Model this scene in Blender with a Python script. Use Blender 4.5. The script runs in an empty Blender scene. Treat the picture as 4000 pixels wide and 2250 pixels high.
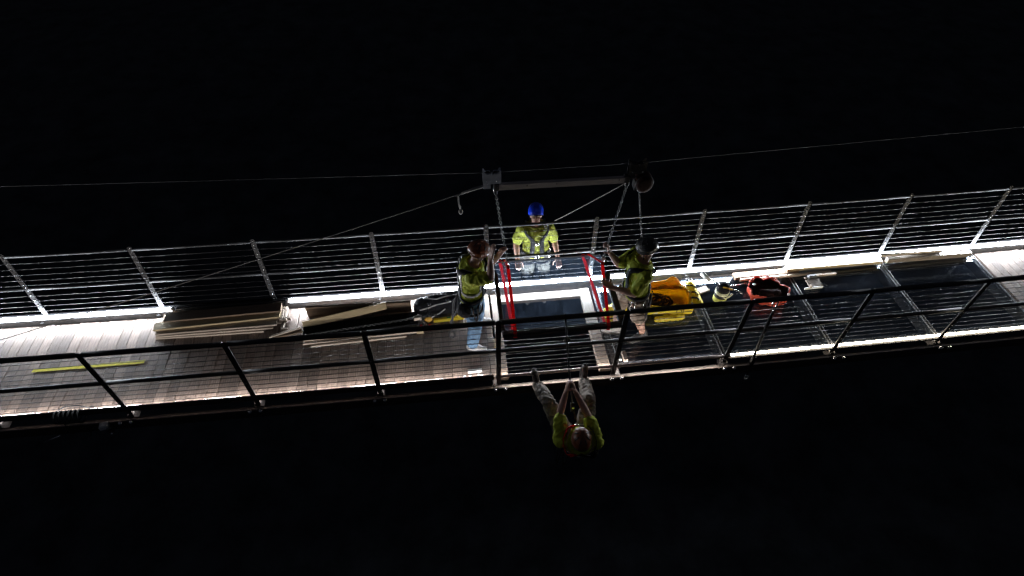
import bpy, bmesh, math, random
from mathutils import Vector, Matrix, noise
random.seed(7)
V = Vector
PI = math.pi
SCN = bpy.context.scene
COL = SCN.collection

# ------------------------------------------------------------------ camera
cam_d = bpy.data.cameras.new('camera')
cam_d.sensor_width = 36.0
cam_d.lens = 36.0 * 1500 / 2576
cam_d.clip_start = 0.05
cam_d.clip_end = 2000
cam = bpy.data.objects.new('camera', cam_d)
cam.location = (-0.3723, -4.1969, 6.0333)
cam.rotation_euler = (0.75996561, -0.00929665, -0.11370188)
COL.objects.link(cam)
SCN.camera = cam

# ------------------------------------------------------------------ night sky, exposure
wd = bpy.data.worlds.new('World')
SCN.world = wd
wd.use_nodes = True
wn = wd.node_tree.nodes
bg = wn['Background']
bg.inputs['Color'].default_value = (0.66, 0.74, 1.0, 1)
bg.inputs['Strength'].default_value = 0.016
SCN.view_settings.view_transform = 'Standard'
SCN.view_settings.look = 'None'
SCN.view_settings.exposure = 0.0
SCN.view_settings.gamma = 1.0
SCN.render.engine = 'CYCLES'
SCN.cycles.max_bounces = 8
SCN.cycles.transparent_max_bounces = 12
SCN.cycles.caustics_reflective = False
SCN.cycles.caustics_refractive = False
SCN.cycles.sample_clamp_indirect = 3.0
SCN.cycles.use_denoising = True

# ------------------------------------------------------------------ bridge constants
S = 1.434            # post spacing
W = 1.5              # deck width between the posts
H = 1.13             # height of the railing
SAG = 0.00118
X0, X1 = -9.0, 10.6
def zc(x): return SAG * x * x

# ------------------------------------------------------------------ materials
MATS = {}
def mat(name, col, rough=0.6, metal=0.0, var=0.25, scale=20.0, bump=0.15, stretch=(1, 1, 1), rand=0.0,
        emis=None, strength=0.0, spec=0.5, sheen=0.0, bscale=None):
    if name in MATS: return MATS[name]
    m = bpy.data.materials.new(name); m.use_nodes = True
    nt = m.node_tree; n = nt.nodes; l = nt.links
    b = n['Principled BSDF']
    b.inputs['Roughness'].default_value = rough
    b.inputs['Metallic'].default_value = metal
    b.inputs['Specular IOR Level'].default_value = spec
    if sheen: b.inputs['Sheen Weight'].default_value = sheen
    tc = n.new('ShaderNodeTexCoord'); mp = n.new('ShaderNodeMapping')
    mp.inputs['Scale'].default_value = stretch
    l.new(tc.outputs['Object'], mp.inputs['Vector'])
    nz = n.new('ShaderNodeTexNoise'); nz.inputs['Scale'].default_value = scale
    nz.inputs['Detail'].default_value = 6; nz.inputs['Roughness'].default_value = 0.65
    l.new(mp.outputs['Vector'], nz.inputs['Vector'])
    rp = n.new('ShaderNodeValToRGB')
    a = [max(0.0, c * (1 - var)) for c in col]; c2 = [min(1.0, c * (1 + var)) for c in col]
    rp.color_ramp.elements[0].color = (*a, 1); rp.color_ramp.elements[0].position = 0.3
    rp.color_ramp.elements[1].color = (*c2, 1); rp.color_ramp.elements[1].position = 0.7
    l.new(nz.outputs['Fac'], rp.inputs['Fac'])
    out = rp.outputs['Color']
    if rand:
        oi = n.new('ShaderNodeObjectInfo'); mr = n.new('ShaderNodeMapRange')
        mr.inputs['To Min'].default_value = 1 - rand; mr.inputs['To Max'].default_value = 1 + rand
        l.new(oi.outputs['Random'], mr.inputs['Value'])
        hs = n.new('ShaderNodeHueSaturation')
        l.new(mr.outputs['Result'], hs.inputs['Value']); l.new(out, hs.inputs['Color'])
        out = hs.outputs['Color']
    l.new(out, b.inputs['Base Color'])
    if bump:
        nb = n.new('ShaderNodeTexNoise'); nb.inputs['Scale'].default_value = bscale or scale * 2.5
        nb.inputs['Detail'].default_value = 5
        l.new(mp.outputs['Vector'], nb.inputs['Vector'])
        bp = n.new('ShaderNodeBump'); bp.inputs['Strength'].default_value = bump; bp.inputs['Distance'].default_value = 0.01
        l.new(nb.outputs['Fac'], bp.inputs['Height']); l.new(bp.outputs['Normal'], b.inputs['Normal'])
    if emis:
        b.inputs['Emission Color'].default_value = (*emis, 1)
        b.inputs['Emission Strength'].default_value = strength
    MATS[name] = m
    return m

def glass_mat(name, dust=0.05, streak=(3, 1, 1), tint=(0.93, 0.97, 1.0)):
    """a laminated pane: sharp reflections over clear glass, with a film of dust and wiping smears"""
    m = bpy.data.materials.new(name); m.use_nodes = True
    nt = m.node_tree; n = nt.nodes; l = nt.links
    n.remove(n['Principled BSDF'])
    outn = n['Material Output']
    tr = n.new('ShaderNodeBsdfTransparent'); tr.inputs['Color'].default_value = (*tint, 1)
    gl = n.new('ShaderNodeBsdfGlossy'); gl.inputs['Roughness'].default_value = 0.02
    fr = n.new('ShaderNodeFresnel'); ge = n.new('ShaderNodeNewGeometry'); ir = n.new('ShaderNodeMapRange')
    ir.inputs['To Min'].default_value = 1.5; ir.inputs['To Max'].default_value = 1 / 1.5     # the same reflectance on both faces of the sheet
    l.new(ge.outputs['Backfacing'], ir.inputs['Value']); l.new(ir.outputs['Result'], fr.inputs['IOR'])
    mx = n.new('ShaderNodeMixShader')
    l.new(fr.outputs['Fac'], mx.inputs['Fac']); l.new(tr.outputs['BSDF'], mx.inputs[1]); l.new(gl.outputs['BSDF'], mx.inputs[2])
    d1 = n.new('ShaderNodeBsdfDiffuse'); d1.inputs['Color'].default_value = (0.38, 0.52, 0.80, 1)
    d2 = n.new('ShaderNodeBsdfTranslucent'); d2.inputs['Color'].default_value = (0.38, 0.54, 0.82, 1)
    df = n.new('ShaderNodeMixShader'); l.new(d1.outputs['BSDF'], df.inputs[1]); l.new(d2.outputs['BSDF'], df.inputs[2])
    tc = n.new('ShaderNodeTexCoord'); mp = n.new('ShaderNodeMapping'); mp.inputs['Scale'].default_value = streak
    mp.inputs['Rotation'].default_value = (0, 0, 0.5)
    l.new(tc.outputs['Object'], mp.inputs['Vector'])
    nz = n.new('ShaderNodeTexNoise'); nz.inputs['Scale'].default_value = 3.2; nz.inputs['Detail'].default_value = 8
    nz.inputs['Roughness'].default_value = 0.7; nz.inputs['Distortion'].default_value = 0.8
    l.new(mp.outputs['Vector'], nz.inputs['Vector'])
    mr = n.new('ShaderNodeMapRange'); mr.inputs['From Min'].default_value = 0.38; mr.inputs['From Max'].default_value = 0.75
    mr.inputs['To Min'].default_value = dust * 0.25; mr.inputs['To Max'].default_value = dust * 2.0
    l.new(nz.outputs['Fac'], mr.inputs['Value'])
    m2 = n.new('ShaderNodeMixShader')
    l.new(mr.outputs['Result'], m2.inputs['Fac']); l.new(mx.outputs['Shader'], m2.inputs[1]); l.new(df.outputs['Shader'], m2.inputs[2])
    l.new(m2.outputs['Shader'], outn.inputs['Surface'])
    MATS[name] = m
    return m

M_DECK = mat('weathered_deck_wood', (0.182, 0.136, 0.113), 0.7, var=0.45, scale=9, stretch=(9, 0.7, 6), bump=0.6, rand=0.34)
M_LUM = mat('sawn_lumber', (0.46, 0.38, 0.31), 0.7, var=0.25, scale=10, stretch=(0.5, 8, 8), bump=0.25, rand=0.2)
M_LUMD = mat('old_brown_lumber', (0.17, 0.115, 0.075), 0.75, var=0.3, scale=10, stretch=(0.5, 8, 8), bump=0.3, rand=0.2)
M_LUMY = mat('yellow_pine_lumber', (0.44, 0.34, 0.20), 0.65, var=0.22, scale=8, stretch=(0.6, 9, 9), bump=0.2)
M_GALV = mat('galvanised_steel', (0.075, 0.075, 0.079), 0.42, metal=0.6, var=0.18, scale=30, bump=0.06)
M_CABLE = mat('stainless_cable', (0.060, 0.060, 0.064), 0.45, metal=0.5, var=0.12, scale=60, bump=0.1, stretch=(30, 1, 1))
M_DARK = mat('dark_painted_steel', (0.045, 0.040, 0.040), 0.45, metal=0.2, var=0.3, scale=14, bump=0.08)
M_BEIGE = mat('beige_primed_timber', (0.25, 0.205, 0.168), 0.65, var=0.2, scale=9, stretch=(5, 1, 1), bump=0.15)
M_ALU = mat('aluminium_channel', (0.20, 0.20, 0.205), 0.45, metal=0.5, var=0.15, scale=18, bump=0.05)
M_RUST = mat('edge_beam_steel', (0.42, 0.34, 0.30), 0.5, metal=0.35, var=0.3, scale=12, bump=0.12)
M_BLACK = mat('black_rubber', (0.018, 0.018, 0.020), 0.6, var=0.3, scale=25, bump=0.1)
M_BLACKC = mat('black_cordura', (0.014, 0.014, 0.017), 0.9, spec=.15, var=0.35, scale=45, bump=0.3, bscale=160)
M_RED = mat('red_webbing', (0.75, 0.035, 0.04), 0.7, var=0.2, scale=60, bump=0.3, bscale=240)
M_ORANGE = mat('orange_lining', (0.74, 0.36, 0.025), 0.7, var=0.22, scale=9, bump=0.25)
M_YELLOW = mat('yellow_tarpaulin', (0.80, 0.66, 0.06), 0.55, var=0.12, scale=8, bump=0.2)
M_REDBAG = mat('red_tarpaulin', (0.52, 0.065, 0.035), 0.55, var=0.25, scale=9, bump=0.25)
M_DKRED = mat('dark_bag_lining', (0.035, 0.014, 0.014), 0.8, var=0.3, scale=14, bump=0.2)
M_HIVIS = mat('hi_vis_yellow_fabric', (0.42, 0.48, 0.03), 0.85, var=0.14, scale=10, bump=0.3, bscale=55)
M_TAPE = mat('silver_reflective_tape', (0.50, 0.48, 0.48), 0.5, var=0.1, scale=40, bump=0.1)
M_JEANS = mat('blue_denim', (0.13, 0.23, 0.37), 0.9, var=0.35, scale=16, bump=0.35, bscale=90)
M_KHAKI = mat('khaki_cotton', (0.36, 0.29, 0.235), 0.9, var=0.2, scale=12, bump=0.35, bscale=70)
M_DKPANT = mat('shaded_olive_cotton', (0.05, 0.047, 0.040), 0.9, var=0.25, scale=12, bump=0.3)  # olive darkened in the colour to imitate shade on the far worker's legs
M_SKIN = mat('skin', (0.50, 0.285, 0.215), 0.55, var=0.12, scale=14, bump=0.05)
M_HAIR = mat('brown_hair', (0.06, 0.035, 0.02), 0.6, var=0.3, scale=60, bump=0.3)
M_LIP = mat('lips', (0.36, 0.13, 0.11), 0.5, var=0.1, bump=0)
M_EYE = mat('eye_white', (0.75, 0.74, 0.72), 0.25, var=0.05, bump=0)
M_HELO = mat('orange_helmet_shell', (0.20, 0.062, 0.028), 0.35, var=0.15, scale=12, bump=0.03)
M_HELK = mat('charcoal_helmet_shell', (0.045, 0.045, 0.048), 0.35, var=0.2, scale=12, bump=0.03)
M_HELB = mat('blue_helmet_shell', (0.008, 0.06, 0.92), 0.3, var=0.12, scale=12, bump=0.03)
M_BOOT = mat('brown_boot_leather', (0.11, 0.08, 0.065), 0.55, var=0.3, scale=18, bump=0.2)
M_SHOE = mat('grey_trainer', (0.42, 0.41, 0.41), 0.7, var=0.15, scale=18, bump=0.2)
M_SHOEK = mat('black_trainer', (0.03, 0.03, 0.032), 0.6, var=0.2, scale=18, bump=0.2)
M_SOLE = mat('rubber_sole', (0.05, 0.048, 0.046), 0.8, var=0.2, bump=0.2)
M_WHITE = mat('white_plastic', (0.72, 0.72, 0.70), 0.45, var=0.06, bump=0.03)
M_CHROME = mat('bright_steel', (0.70, 0.70, 0.72), 0.22, metal=0.9, var=0.08, bump=0.02)
M_ROPE = mat('grey_rope', (0.30, 0.28, 0.26), 0.85, var=0.3, scale=70, bump=0.5, bscale=150)
M_ROPEK = mat('black_rope', (0.035, 0.033, 0.035), 0.85, var=0.3, scale=70, bump=0.5)
M_BEAM = mat('grey_timber_beam', (0.46, 0.40, 0.37), 0.75, var=0.25, scale=8, stretch=(0.6, 6, 6), bump=0.25)
M_GROUND = mat('dark_forest_floor', (0.045, 0.05, 0.055), 0.95, var=0.6, scale=0.25, bump=0.3)
M_PAINT = mat('yellow_marking_tape', (0.60, 0.54, 0.03), 0.7, var=0.3, scale=25, bump=0.2)
M_AMBER = mat('amber_plastic', (0.62, 0.34, 0.05), 0.4, var=0.1, bump=0.02)
M_GREEN = mat('green_cord', (0.03, 0.22, 0.10), 0.8, var=0.2, bump=0.2)
M_LED = mat('led_tube', (0.9, 0.9, 0.9), 0.5, var=0, bump=0, emis=(0.83, 0.91, 1.0), strength=165.0)
M_LEDN = mat('led_rope', (0.9, 0.9, 0.9), 0.5, var=0, bump=0, emis=(1.0, 0.97, 0.95), strength=64.0)
M_LEDY = mat('led_rope_warm', (0.9, 0.9, 0.9), 0.5, var=0, bump=0, emis=(1.0, 0.90, 0.70), strength=60.0)
M_LEDP = mat('led_rope_dim', (0.9, 0.9, 0.9), 0.5, var=0, bump=0, emis=(1.0, 0.93, 0.86), strength=80.0)
def translucent(m, col, f):
    nt = m.node_tree; n = nt.nodes; l = nt.links; b = n['Principled BSDF']
    t = n.new('ShaderNodeBsdfTranslucent'); t.inputs['Color'].default_value = (*col, 1)
    x = n.new('ShaderNodeMixShader'); x.inputs['Fac'].default_value = f
    l.new(b.outputs['BSDF'], x.inputs[1]); l.new(t.outputs['BSDF'], x.inputs[2]); l.new(x.outputs['Shader'], n['Material Output'].inputs['Surface'])
translucent(M_RED, (0.80, 0.04, 0.05), 0.45)
translucent(M_YELLOW, (0.88, 0.70, 0.06), 0.42)
translucent(M_ORANGE, (0.85, 0.46, 0.03), 0.30)
translucent(M_REDBAG, (0.75, 0.09, 0.05), 0.25)
M_GLASS = glass_mat('floor_glass', 0.009, (1.5, 4, 1))
M_GLASSP = glass_mat('dusty_glass', 0.024, (4, 1.2, 1))

# ------------------------------------------------------------------ mesh helpers
class MB:
    def __init__(self): self.v = []; self.f = []
    def add(self, vs, fs):
        o = len(self.v); self.v += [tuple(p) for p in vs]; self.f += [tuple(i + o for i in q) for q in fs]
    def box(self, c, s, R=None, ch=0.0):
        """box of size s about c; ch chamfers its four long top edges"""
        hx, hy, hz = s[0] / 2, s[1] / 2, s[2] / 2
        if ch:
            k = ch
            vs = [(-hx, -hy, -hz), (hx, -hy, -hz), (hx, hy, -hz), (-hx, hy, -hz),
                  (-hx, -hy, hz - k), (hx, -hy, hz - k), (hx, hy, hz - k), (-hx, hy, hz - k),
                  (-hx + k, -hy + k, hz), (hx - k, -hy + k, hz), (hx - k, hy - k, hz), (-hx + k, hy - k, hz)]
            fs = [(3, 2, 1, 0), (0, 1, 5, 4), (1, 2, 6, 5), (2, 3, 7, 6), (3, 0, 4, 7),
                  (4, 5, 9, 8), (5, 6, 10, 9), (6, 7, 11, 10), (7, 4, 8, 11), (8, 9, 10, 11)]
        else:
            vs = [(-hx, -hy, -hz), (hx, -hy, -hz), (hx, hy, -hz), (-hx, hy, -hz), (-hx, -hy, hz), (hx, -hy, hz), (hx, hy, hz), (-hx, hy, hz)]
            fs = [(3, 2, 1, 0), (0, 1, 5, 4), (1, 2, 6, 5), (2, 3, 7, 6), (3, 0, 4, 7), (4, 5, 6, 7)]
        c = V(c); R = R or Matrix.Identity(3)
        self.add([R @ V(p) + c for p in vs], fs); return self
    def bar(self, a, b, w, h, up=(0, 0, 1)):
        """rectangular bar from a to b, w across, h along up"""
        a, b = V(a), V(b); d = b - a; L = d.length; d.normalize()
        s = d.cross(V(up)).normalized(); u = s.cross(d)
        R = Matrix((d, s, u)).transposed()
        return self.box((a + b) / 2, (L, w, h), R)
    def tube(self, pts, r, n=8, caps=True, closed=False):
        pts = [V(p) for p in pts]; N = len(pts)
        rs = r if isinstance(r, (list, tuple)) else [r] * N
        ref = None; vs = []
        for i, p in enumerate(pts):
            if closed: t = pts[(i + 1) % N] - pts[i - 1]
            else: t = pts[min(i + 1, N - 1)] - pts[max(i - 1, 0)]
            t.normalize()
            if ref is None:
                ref = V((0, 0, 1)) if abs(t.z) < 0.9 else V((1, 0, 0))
            u = (ref - t * ref.dot(t)).normalized(); w = t.cross(u); ref = u
            for k in range(n):
                a = 2 * PI * k / n
                vs.append(p + (u * math.cos(a) + w * math.sin(a)) * rs[i])
        fs = []
        for i in range(N if closed else N - 1):
            j = (i + 1) % N
            for k in range(n):
                k2 = (k + 1) % n
                fs.append((i * n + k, j * n + k, j * n + k2, i * n + k2)[::-1])
        if caps and not closed:
            fs.append(tuple(range(n))); fs.append(tuple(range((N - 1) * n, N * n))[::-1])
        self.add(vs, fs); return self
    def rings(self, rings, n=18):
        """rings: list of (centre, u-vector, v-vector) ellipses lofted and capped"""
        vs = []
        for c, u, w in rings:
            for k in range(n):
                a = 2 * PI * k / n
                vs.append(V(c) + V(u) * math.cos(a) + V(w) * math.sin(a))
        fs = []
        for i in range(len(rings) - 1):
            for k in range(n):
                k2 = (k + 1) % n
                fs.append((i * n + k, i * n + k2, (i + 1) * n + k2, (i + 1) * n + k))
        fs.append(tuple(range(n))[::-1]); fs.append(tuple(range((len(rings) - 1) * n, len(rings) * n)))
        self.add(vs, fs); return self
    def ball(self, c, r, n=12, m=8):
        c = V(c); rx, ry, rz = r if isinstance(r, (tuple, list)) else (r, r, r)
        vs = [c + V((0, 0, -rz))]
        for i in range(1, m):
            th = -PI / 2 + PI * i / m
            for k in range(n):
                a = 2 * PI * k / n
                vs.append(c + V((rx * math.cos(th) * math.cos(a), ry * math.cos(th) * math.sin(a), rz * math.sin(th))))
        vs.append(c + V((0, 0, rz)))
        fs = [(0, 1 + (k + 1) % n, 1 + k) for k in range(n)]
        for i in range(m - 2):
            for k in range(n):
                k2 = (k + 1) % n
                fs.append((1 + i * n + k, 1 + i * n + k2, 1 + (i + 1) * n + k2, 1 + (i + 1) * n + k))
        t = len(vs) - 1; o = 1 + (m - 2) * n
        fs += [(t, o + k, o + (k + 1) % n) for k in range(n)]
        self.add(vs, fs); return self
    def ballm(self, c, r, R, n=12, m=8):
        """ellipsoid with its axes turned by the matrix R"""
        b = MB(); b.ball((0, 0, 0), r, n, m)
        self.add([R @ V(p) + V(c) for p in b.v], b.f); return self
    def caps(self, a, ra, b, rb, n=12):
        """capsule with two radii"""
        a, b = V(a), V(b)
        self.ball(a, ra, n, 8); self.ball(b, rb, n, 8)
        d = b - a
        if d.length > 1e-4:
            d.normalize(); ref = V((0, 0, 1)) if abs(d.z) < 0.9 else V((1, 0, 0))
            u = (ref - d * ref.dot(d)).normalized(); w = d.cross(u)
            self.rings([(a, u * ra, w * ra), (b, u * rb, w * rb)], n)
        return self
    def chain(self, pts, rs, n=12):
        for i in range(len(pts) - 1): self.caps(pts[i], rs[i], pts[i + 1], rs[i + 1], n)
        return self
    def ribbon(self, pts, nrm, w, t=0.004):
        """flat strap through pts, face normals nrm"""
        vs = []; N = len(pts)
        for i in range(N):
            p = V(pts[i]); tg = (V(pts[min(i + 1, N - 1)]) - V(pts[max(i - 1, 0)])).normalized()
            m = V(nrm[i] if isinstance(nrm, list) else nrm).normalized(); s = tg.cross(m).normalized()
            vs += [p - s * w / 2, p + s * w / 2, p + s * w / 2 + m * t, p - s * w / 2 + m * t]
        fs = []
        for i in range(N - 1):
            a, b = i * 4, i * 4 + 4
            for k in range(4):
                k2 = (k + 1) % 4; fs.append((a + k, a + k2, b + k2, b + k))
        fs += [(3, 2, 1, 0), (N * 4 - 4, N * 4 - 3, N * 4 - 2, N * 4 - 1)]
        self.add(vs, fs); return self
    def mesh(self, name, smooth=False):
        me = bpy.data.meshes.new(name); me.from_pydata(self.v, [], self.f); me.update()
        bm = bmesh.new(); bm.from_mesh(me); bmesh.ops.recalc_face_normals(bm, faces=bm.faces); bm.to_mesh(me); bm.free()
        if smooth:
            me.polygons.foreach_set('use_smooth', [True] * len(me.polygons))
        return me
    def build(self, name, m, parent=None, smooth=False, loc=None):
        return link(name, self.mesh(name, smooth), m, parent, loc)

def link(name, me, m, parent=None, loc=None):
    o = bpy.data.objects.new(name, me); COL.objects.link(o)
    if m and not len(me.materials): me.materials.append(m)
    if loc is not None: o.location = loc
    if parent:
        o.parent = parent
        o.matrix_parent_inverse = Matrix.Translation(-V(parent.location)) if parent.type == 'EMPTY' and loc is None else Matrix.Identity(4)
    return o
def tag(o, label=None, cat=None, group=None, kind=None):
    if label: o['label'] = label
    if cat: o['category'] = cat
    if group: o['group'] = group
    if kind: o['kind'] = kind
    return o
def thing(name, loc, label, cat, group=None):
    o = bpy.data.objects.new(name, None); COL.objects.link(o); o.location = loc; o.empty_display_size = 0.1
    return tag(o, label, cat, group)
def xs(a, b, step=0.5):
    n = max(2, int(abs(b - a) / step) + 1)
    return [a + (b - a) * i / (n - 1) for i in range(n)]
def line_x(a, b, y, z, step=0.5): return [(x, y, z + zc(x)) for x in xs(a, b, step)]

# ------------------------------------------------------------------ ground far below
g = MB(); NG = 40; G = 900.0
for j in range(NG + 1):
    for i in range(NG + 1):
        x = -G + 2 * G * i / NG; y = -G + 2 * G * j / NG
        g.v.append((x, y, -48 + 6 * noise.noise(V((x * .01, y * .01, 0))) + abs(x) * 0.05))
for j in range(NG):
    for i in range(NG):
        a = j * (NG + 1) + i; g.f.append((a, a + 1, a + NG + 2, a + NG + 1))
tag(g.build('ground', M_GROUND, smooth=True), kind='structure')

# ------------------------------------------------------------------ deck: edge beams, joists, planks, glass panes
HX0, HX1 = 0.125, 1.262          # clear width of the open bay
YN, YF = 0.045, 1.41             # planks and panes end here
GX = [S * i for i in range(1, 6)]   # seams of the glass bays

deck = MB().bar((X0, W + 0.075, -0.13 + zc(X0)), (X0 + .01, W + 0.075, -0.13), 0.07, 0.16)
deck = MB()
for y, z0 in ((-0.085, -0.13), (W + 0.085, -0.13)):
    pts = line_x(X0, X1, y, z0)
    for p, q in zip(pts, pts[1:]): deck.bar(p, q, 0.05, 0.15)
deck_o = tag(deck.build('footbridge_deck', mat('brown_beam_paint', (.055, .042, .036), .6, var=.3, bump=.1)), kind='structure')
def dpart(name, mb, m, smooth=False): return mb.build(name, m, deck_o, smooth)

# flange along each beam: it catches the lamp light from the inside
for y in (-0.100, W + 0.100):
    mb = MB(); pts = line_x(X0, X1, y, -0.049)
    for p, q in zip(pts, pts[1:]): mb.bar(p, q, 0.024, 0.010)
    dpart('beam_flange', mb, M_RUST)
# lower walkway pipe on the far side
dpart('lower_pipe', MB().tube(line_x(X0, X1, W + 0.20, -0.52), 0.024, 8), M_DARK, True)
# cross joists beneath
for i in range(-6, 8):
    x = i * S
    if i in (0, 1): continue
    dpart('joist', MB().box((x, W / 2, -0.125 + zc(x)), (0.07, W + 0.10, 0.12)), M_DARK)
for x in (-0.04, 1.48):
    dpart('joist', MB().box((x, W / 2, -0.135), (0.06, W + 0.10, 0.12)), M_DARK)
# beige framing of the open bay
for nm, c, s in (('bay_frame', (0.073, 0.715, -0.05), (0.10, 1.39, 0.06)), ('bay_frame', (-0.048, 0.725, -0.040), (0.075, 1.37, 0.07)),
                 ('bay_frame', (1.333, 0.715, -0.05), (0.14, 1.39, 0.06)), ('bay_frame', (0.694, 1.335, -0.052), (1.137, 0.135, 0.05))):
    dpart(nm, MB().box(c, s, ch=0.004), M_BEIGE)
for y in (0.55, 0.98):
    dpart('frame_peg', MB().box((0.006, y, -0.03), (0.030, 0.016, 0.016)), M_GALV)

# planks
PW = 0.1165
def plank_mesh(k):
    rnd = random.Random(k); L = YF - YN
    mb = MB(); n = 5; hw = PW / 2 - 0.0016; t = 0.032; c = 0.0025
    prof = [(-hw, -t), (-hw, -c), (-hw + c, 0), (hw - c, 0), (hw, -c), (hw, -t)]
    for j in range(n):
        y = L * j / (n - 1); dz = rnd.uniform(-.0012, .0012); dx = rnd.uniform(-.001, .001)
        mb.v += [(px + dx, y, pz + dz) for px, pz in prof]
    q = len(prof)
    for j in range(n - 1):
        for k2 in range(q):
            mb.f.append((j * q + k2, j * q + (k2 + 1) % q, (j + 1) * q + (k2 + 1) % q, (j + 1) * q + k2))
    mb.f += [tuple(range(q)), tuple(range((n - 1) * q, n * q))]
    me = mb.mesh('plank'); me.materials.append(M_DECK); return me
PM = [plank_mesh(i) for i in range(9)]
def planks(xa, xb):
    x = xa
    while x < xb:
        o = bpy.data.objects.new('plank', random.choice(PM)); COL.objects.link(o); o.parent = deck_o
        o.location = (x + PW / 2, YN + random.uniform(-.006, .006), zc(x) + random.uniform(-.003, .002))
        o.rotation_euler = (0, random.uniform(-.006, .006) - math.atan(2 * SAG * x) , random.uniform(-.002, .002))
        x += PW
planks(-0.09 - 77 * PW, -0.095)
planks(S * 5 + 0.03, X1)
# plank screws near the kerb lie under 1 px and are left to the material

# glass bays to the right of the open bay
for i in range(1, 5):
    xa, xb = S * i + 0.085, S * (i + 1) - 0.03
    if i > 1: xa = S * i + 0.03
    zm = zc((xa + xb) / 2)
    t = math.atan(2 * SAG * (xa + xb) / 2)
    R = Matrix.Rotation(-t, 3, 'Y')
    dpart('glass_pane', MB().box(((xa + xb) / 2, (YN + YF) / 2, -0.012 + zm), (xb - xa - .012, YF - YN - .01, 0.022), R), M_GLASS)
    for yy, w, mm in ((YN + 0.03, 0.05, M_DARK), (YF - 0.045, 0.07, M_ALU)):
        dpart('pane_bearer', MB().box(((xa + xb) / 2, yy, -0.045 + zm), (xb - xa - .06, w, 0.035), R), mm)
    for xx in (xa + .012, xb - .012):
        dpart('pane_bearer', MB().box((xx, (YN + YF) / 2, -0.045 + zc(xx)), (0.024, YF - YN, 0.034), R), M_DARK)
    for xx in ((xa - 0.010, xb + 0.010)):
        dpart('pane_trim', MB().box((xx, (YN + YF) / 2, -0.006 + zc(xx)), (0.008, YF - YN, 0.020), R, ch=.002), M_ALU)

# kerbs, pipes and channels along the edges
mb = MB(); pts = line_x(X0, -0.06, 0.0, 0.035)
for p, q in zip(pts, pts[1:]): mb.bar(p, q, 0.012, 0.100)
dpart('kerb_plate', mb, M_DARK)
dpart('kerb_pipe', MB().tube(line_x(-0.04, S * 2 - .03, 0.004, 0.034, .3), 0.020, 10), M_RUST, True)
mb = MB(); pts = line_x(S * 2 - .02, X1, -0.012, 0.0)
for p, q in zip(pts, pts[1:]): mb.bar(p, q, 0.030, 0.030)
dpart('kerb_plate', mb, M_DARK)
# far channel that carries the lamp tube
mb = MB(); pts = line_x(X0, X1, W - 0.055, 0.037)
for p, q in zip(pts, pts[1:]): mb.bar(p, q, 0.010, 0.105)
dpart('lamp_channel', mb, mat('grey_channel_paint', (.085, .085, .09), .55, metal=.2, var=.25, bump=.06))
mb = MB(); pts = line_x(X0, X1, W + 0.034, 0.030)
for p, q in zip(pts, pts[1:]): mb.bar(p, q, 0.008, 0.15)
dpart('toe_board', mb, mat('matt_black_board', (.006, .006, .0065), .95, var=.4, bump=.1, spec=.08))
# bright bolt heads along the near pipe and the kerb
bolt_me = MB().ball((0, 0, 0), (0.008, 0.008, 0.006), 8, 4).mesh('bolt', True); bolt_me.materials.append(M_CHROME)
for i in range(60):
    x = -7.0 + i * 0.172 + random.uniform(-.02, .02)
    if x > 3.2: break
    o = bpy.data.objects.new('kerb_bolt', bolt_me); COL.objects.link(o); o.parent = deck_o
    o.location = (x, 0.0 if x < -.05 else 0.006, (0.087 if x < -.05 else 0.055) + zc(x))
# slide bolts on the far channel
big_me = MB().ball((0, 0, 0), (0.028, 0.012, 0.017), 10, 5).mesh('bolt', True); big_me.materials.append(M_GALV)
for i in range(-5, 7):
    x = i * S - 0.05 + (0.20 if i == 1 else 0) + (.12 if i == 0 else 0)
    o = bpy.data.objects.new('channel_bolt', big_me); COL.objects.link(o); o.parent = deck_o
    o.location = (x, W - 0.068, 0.03 + zc(x))

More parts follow.
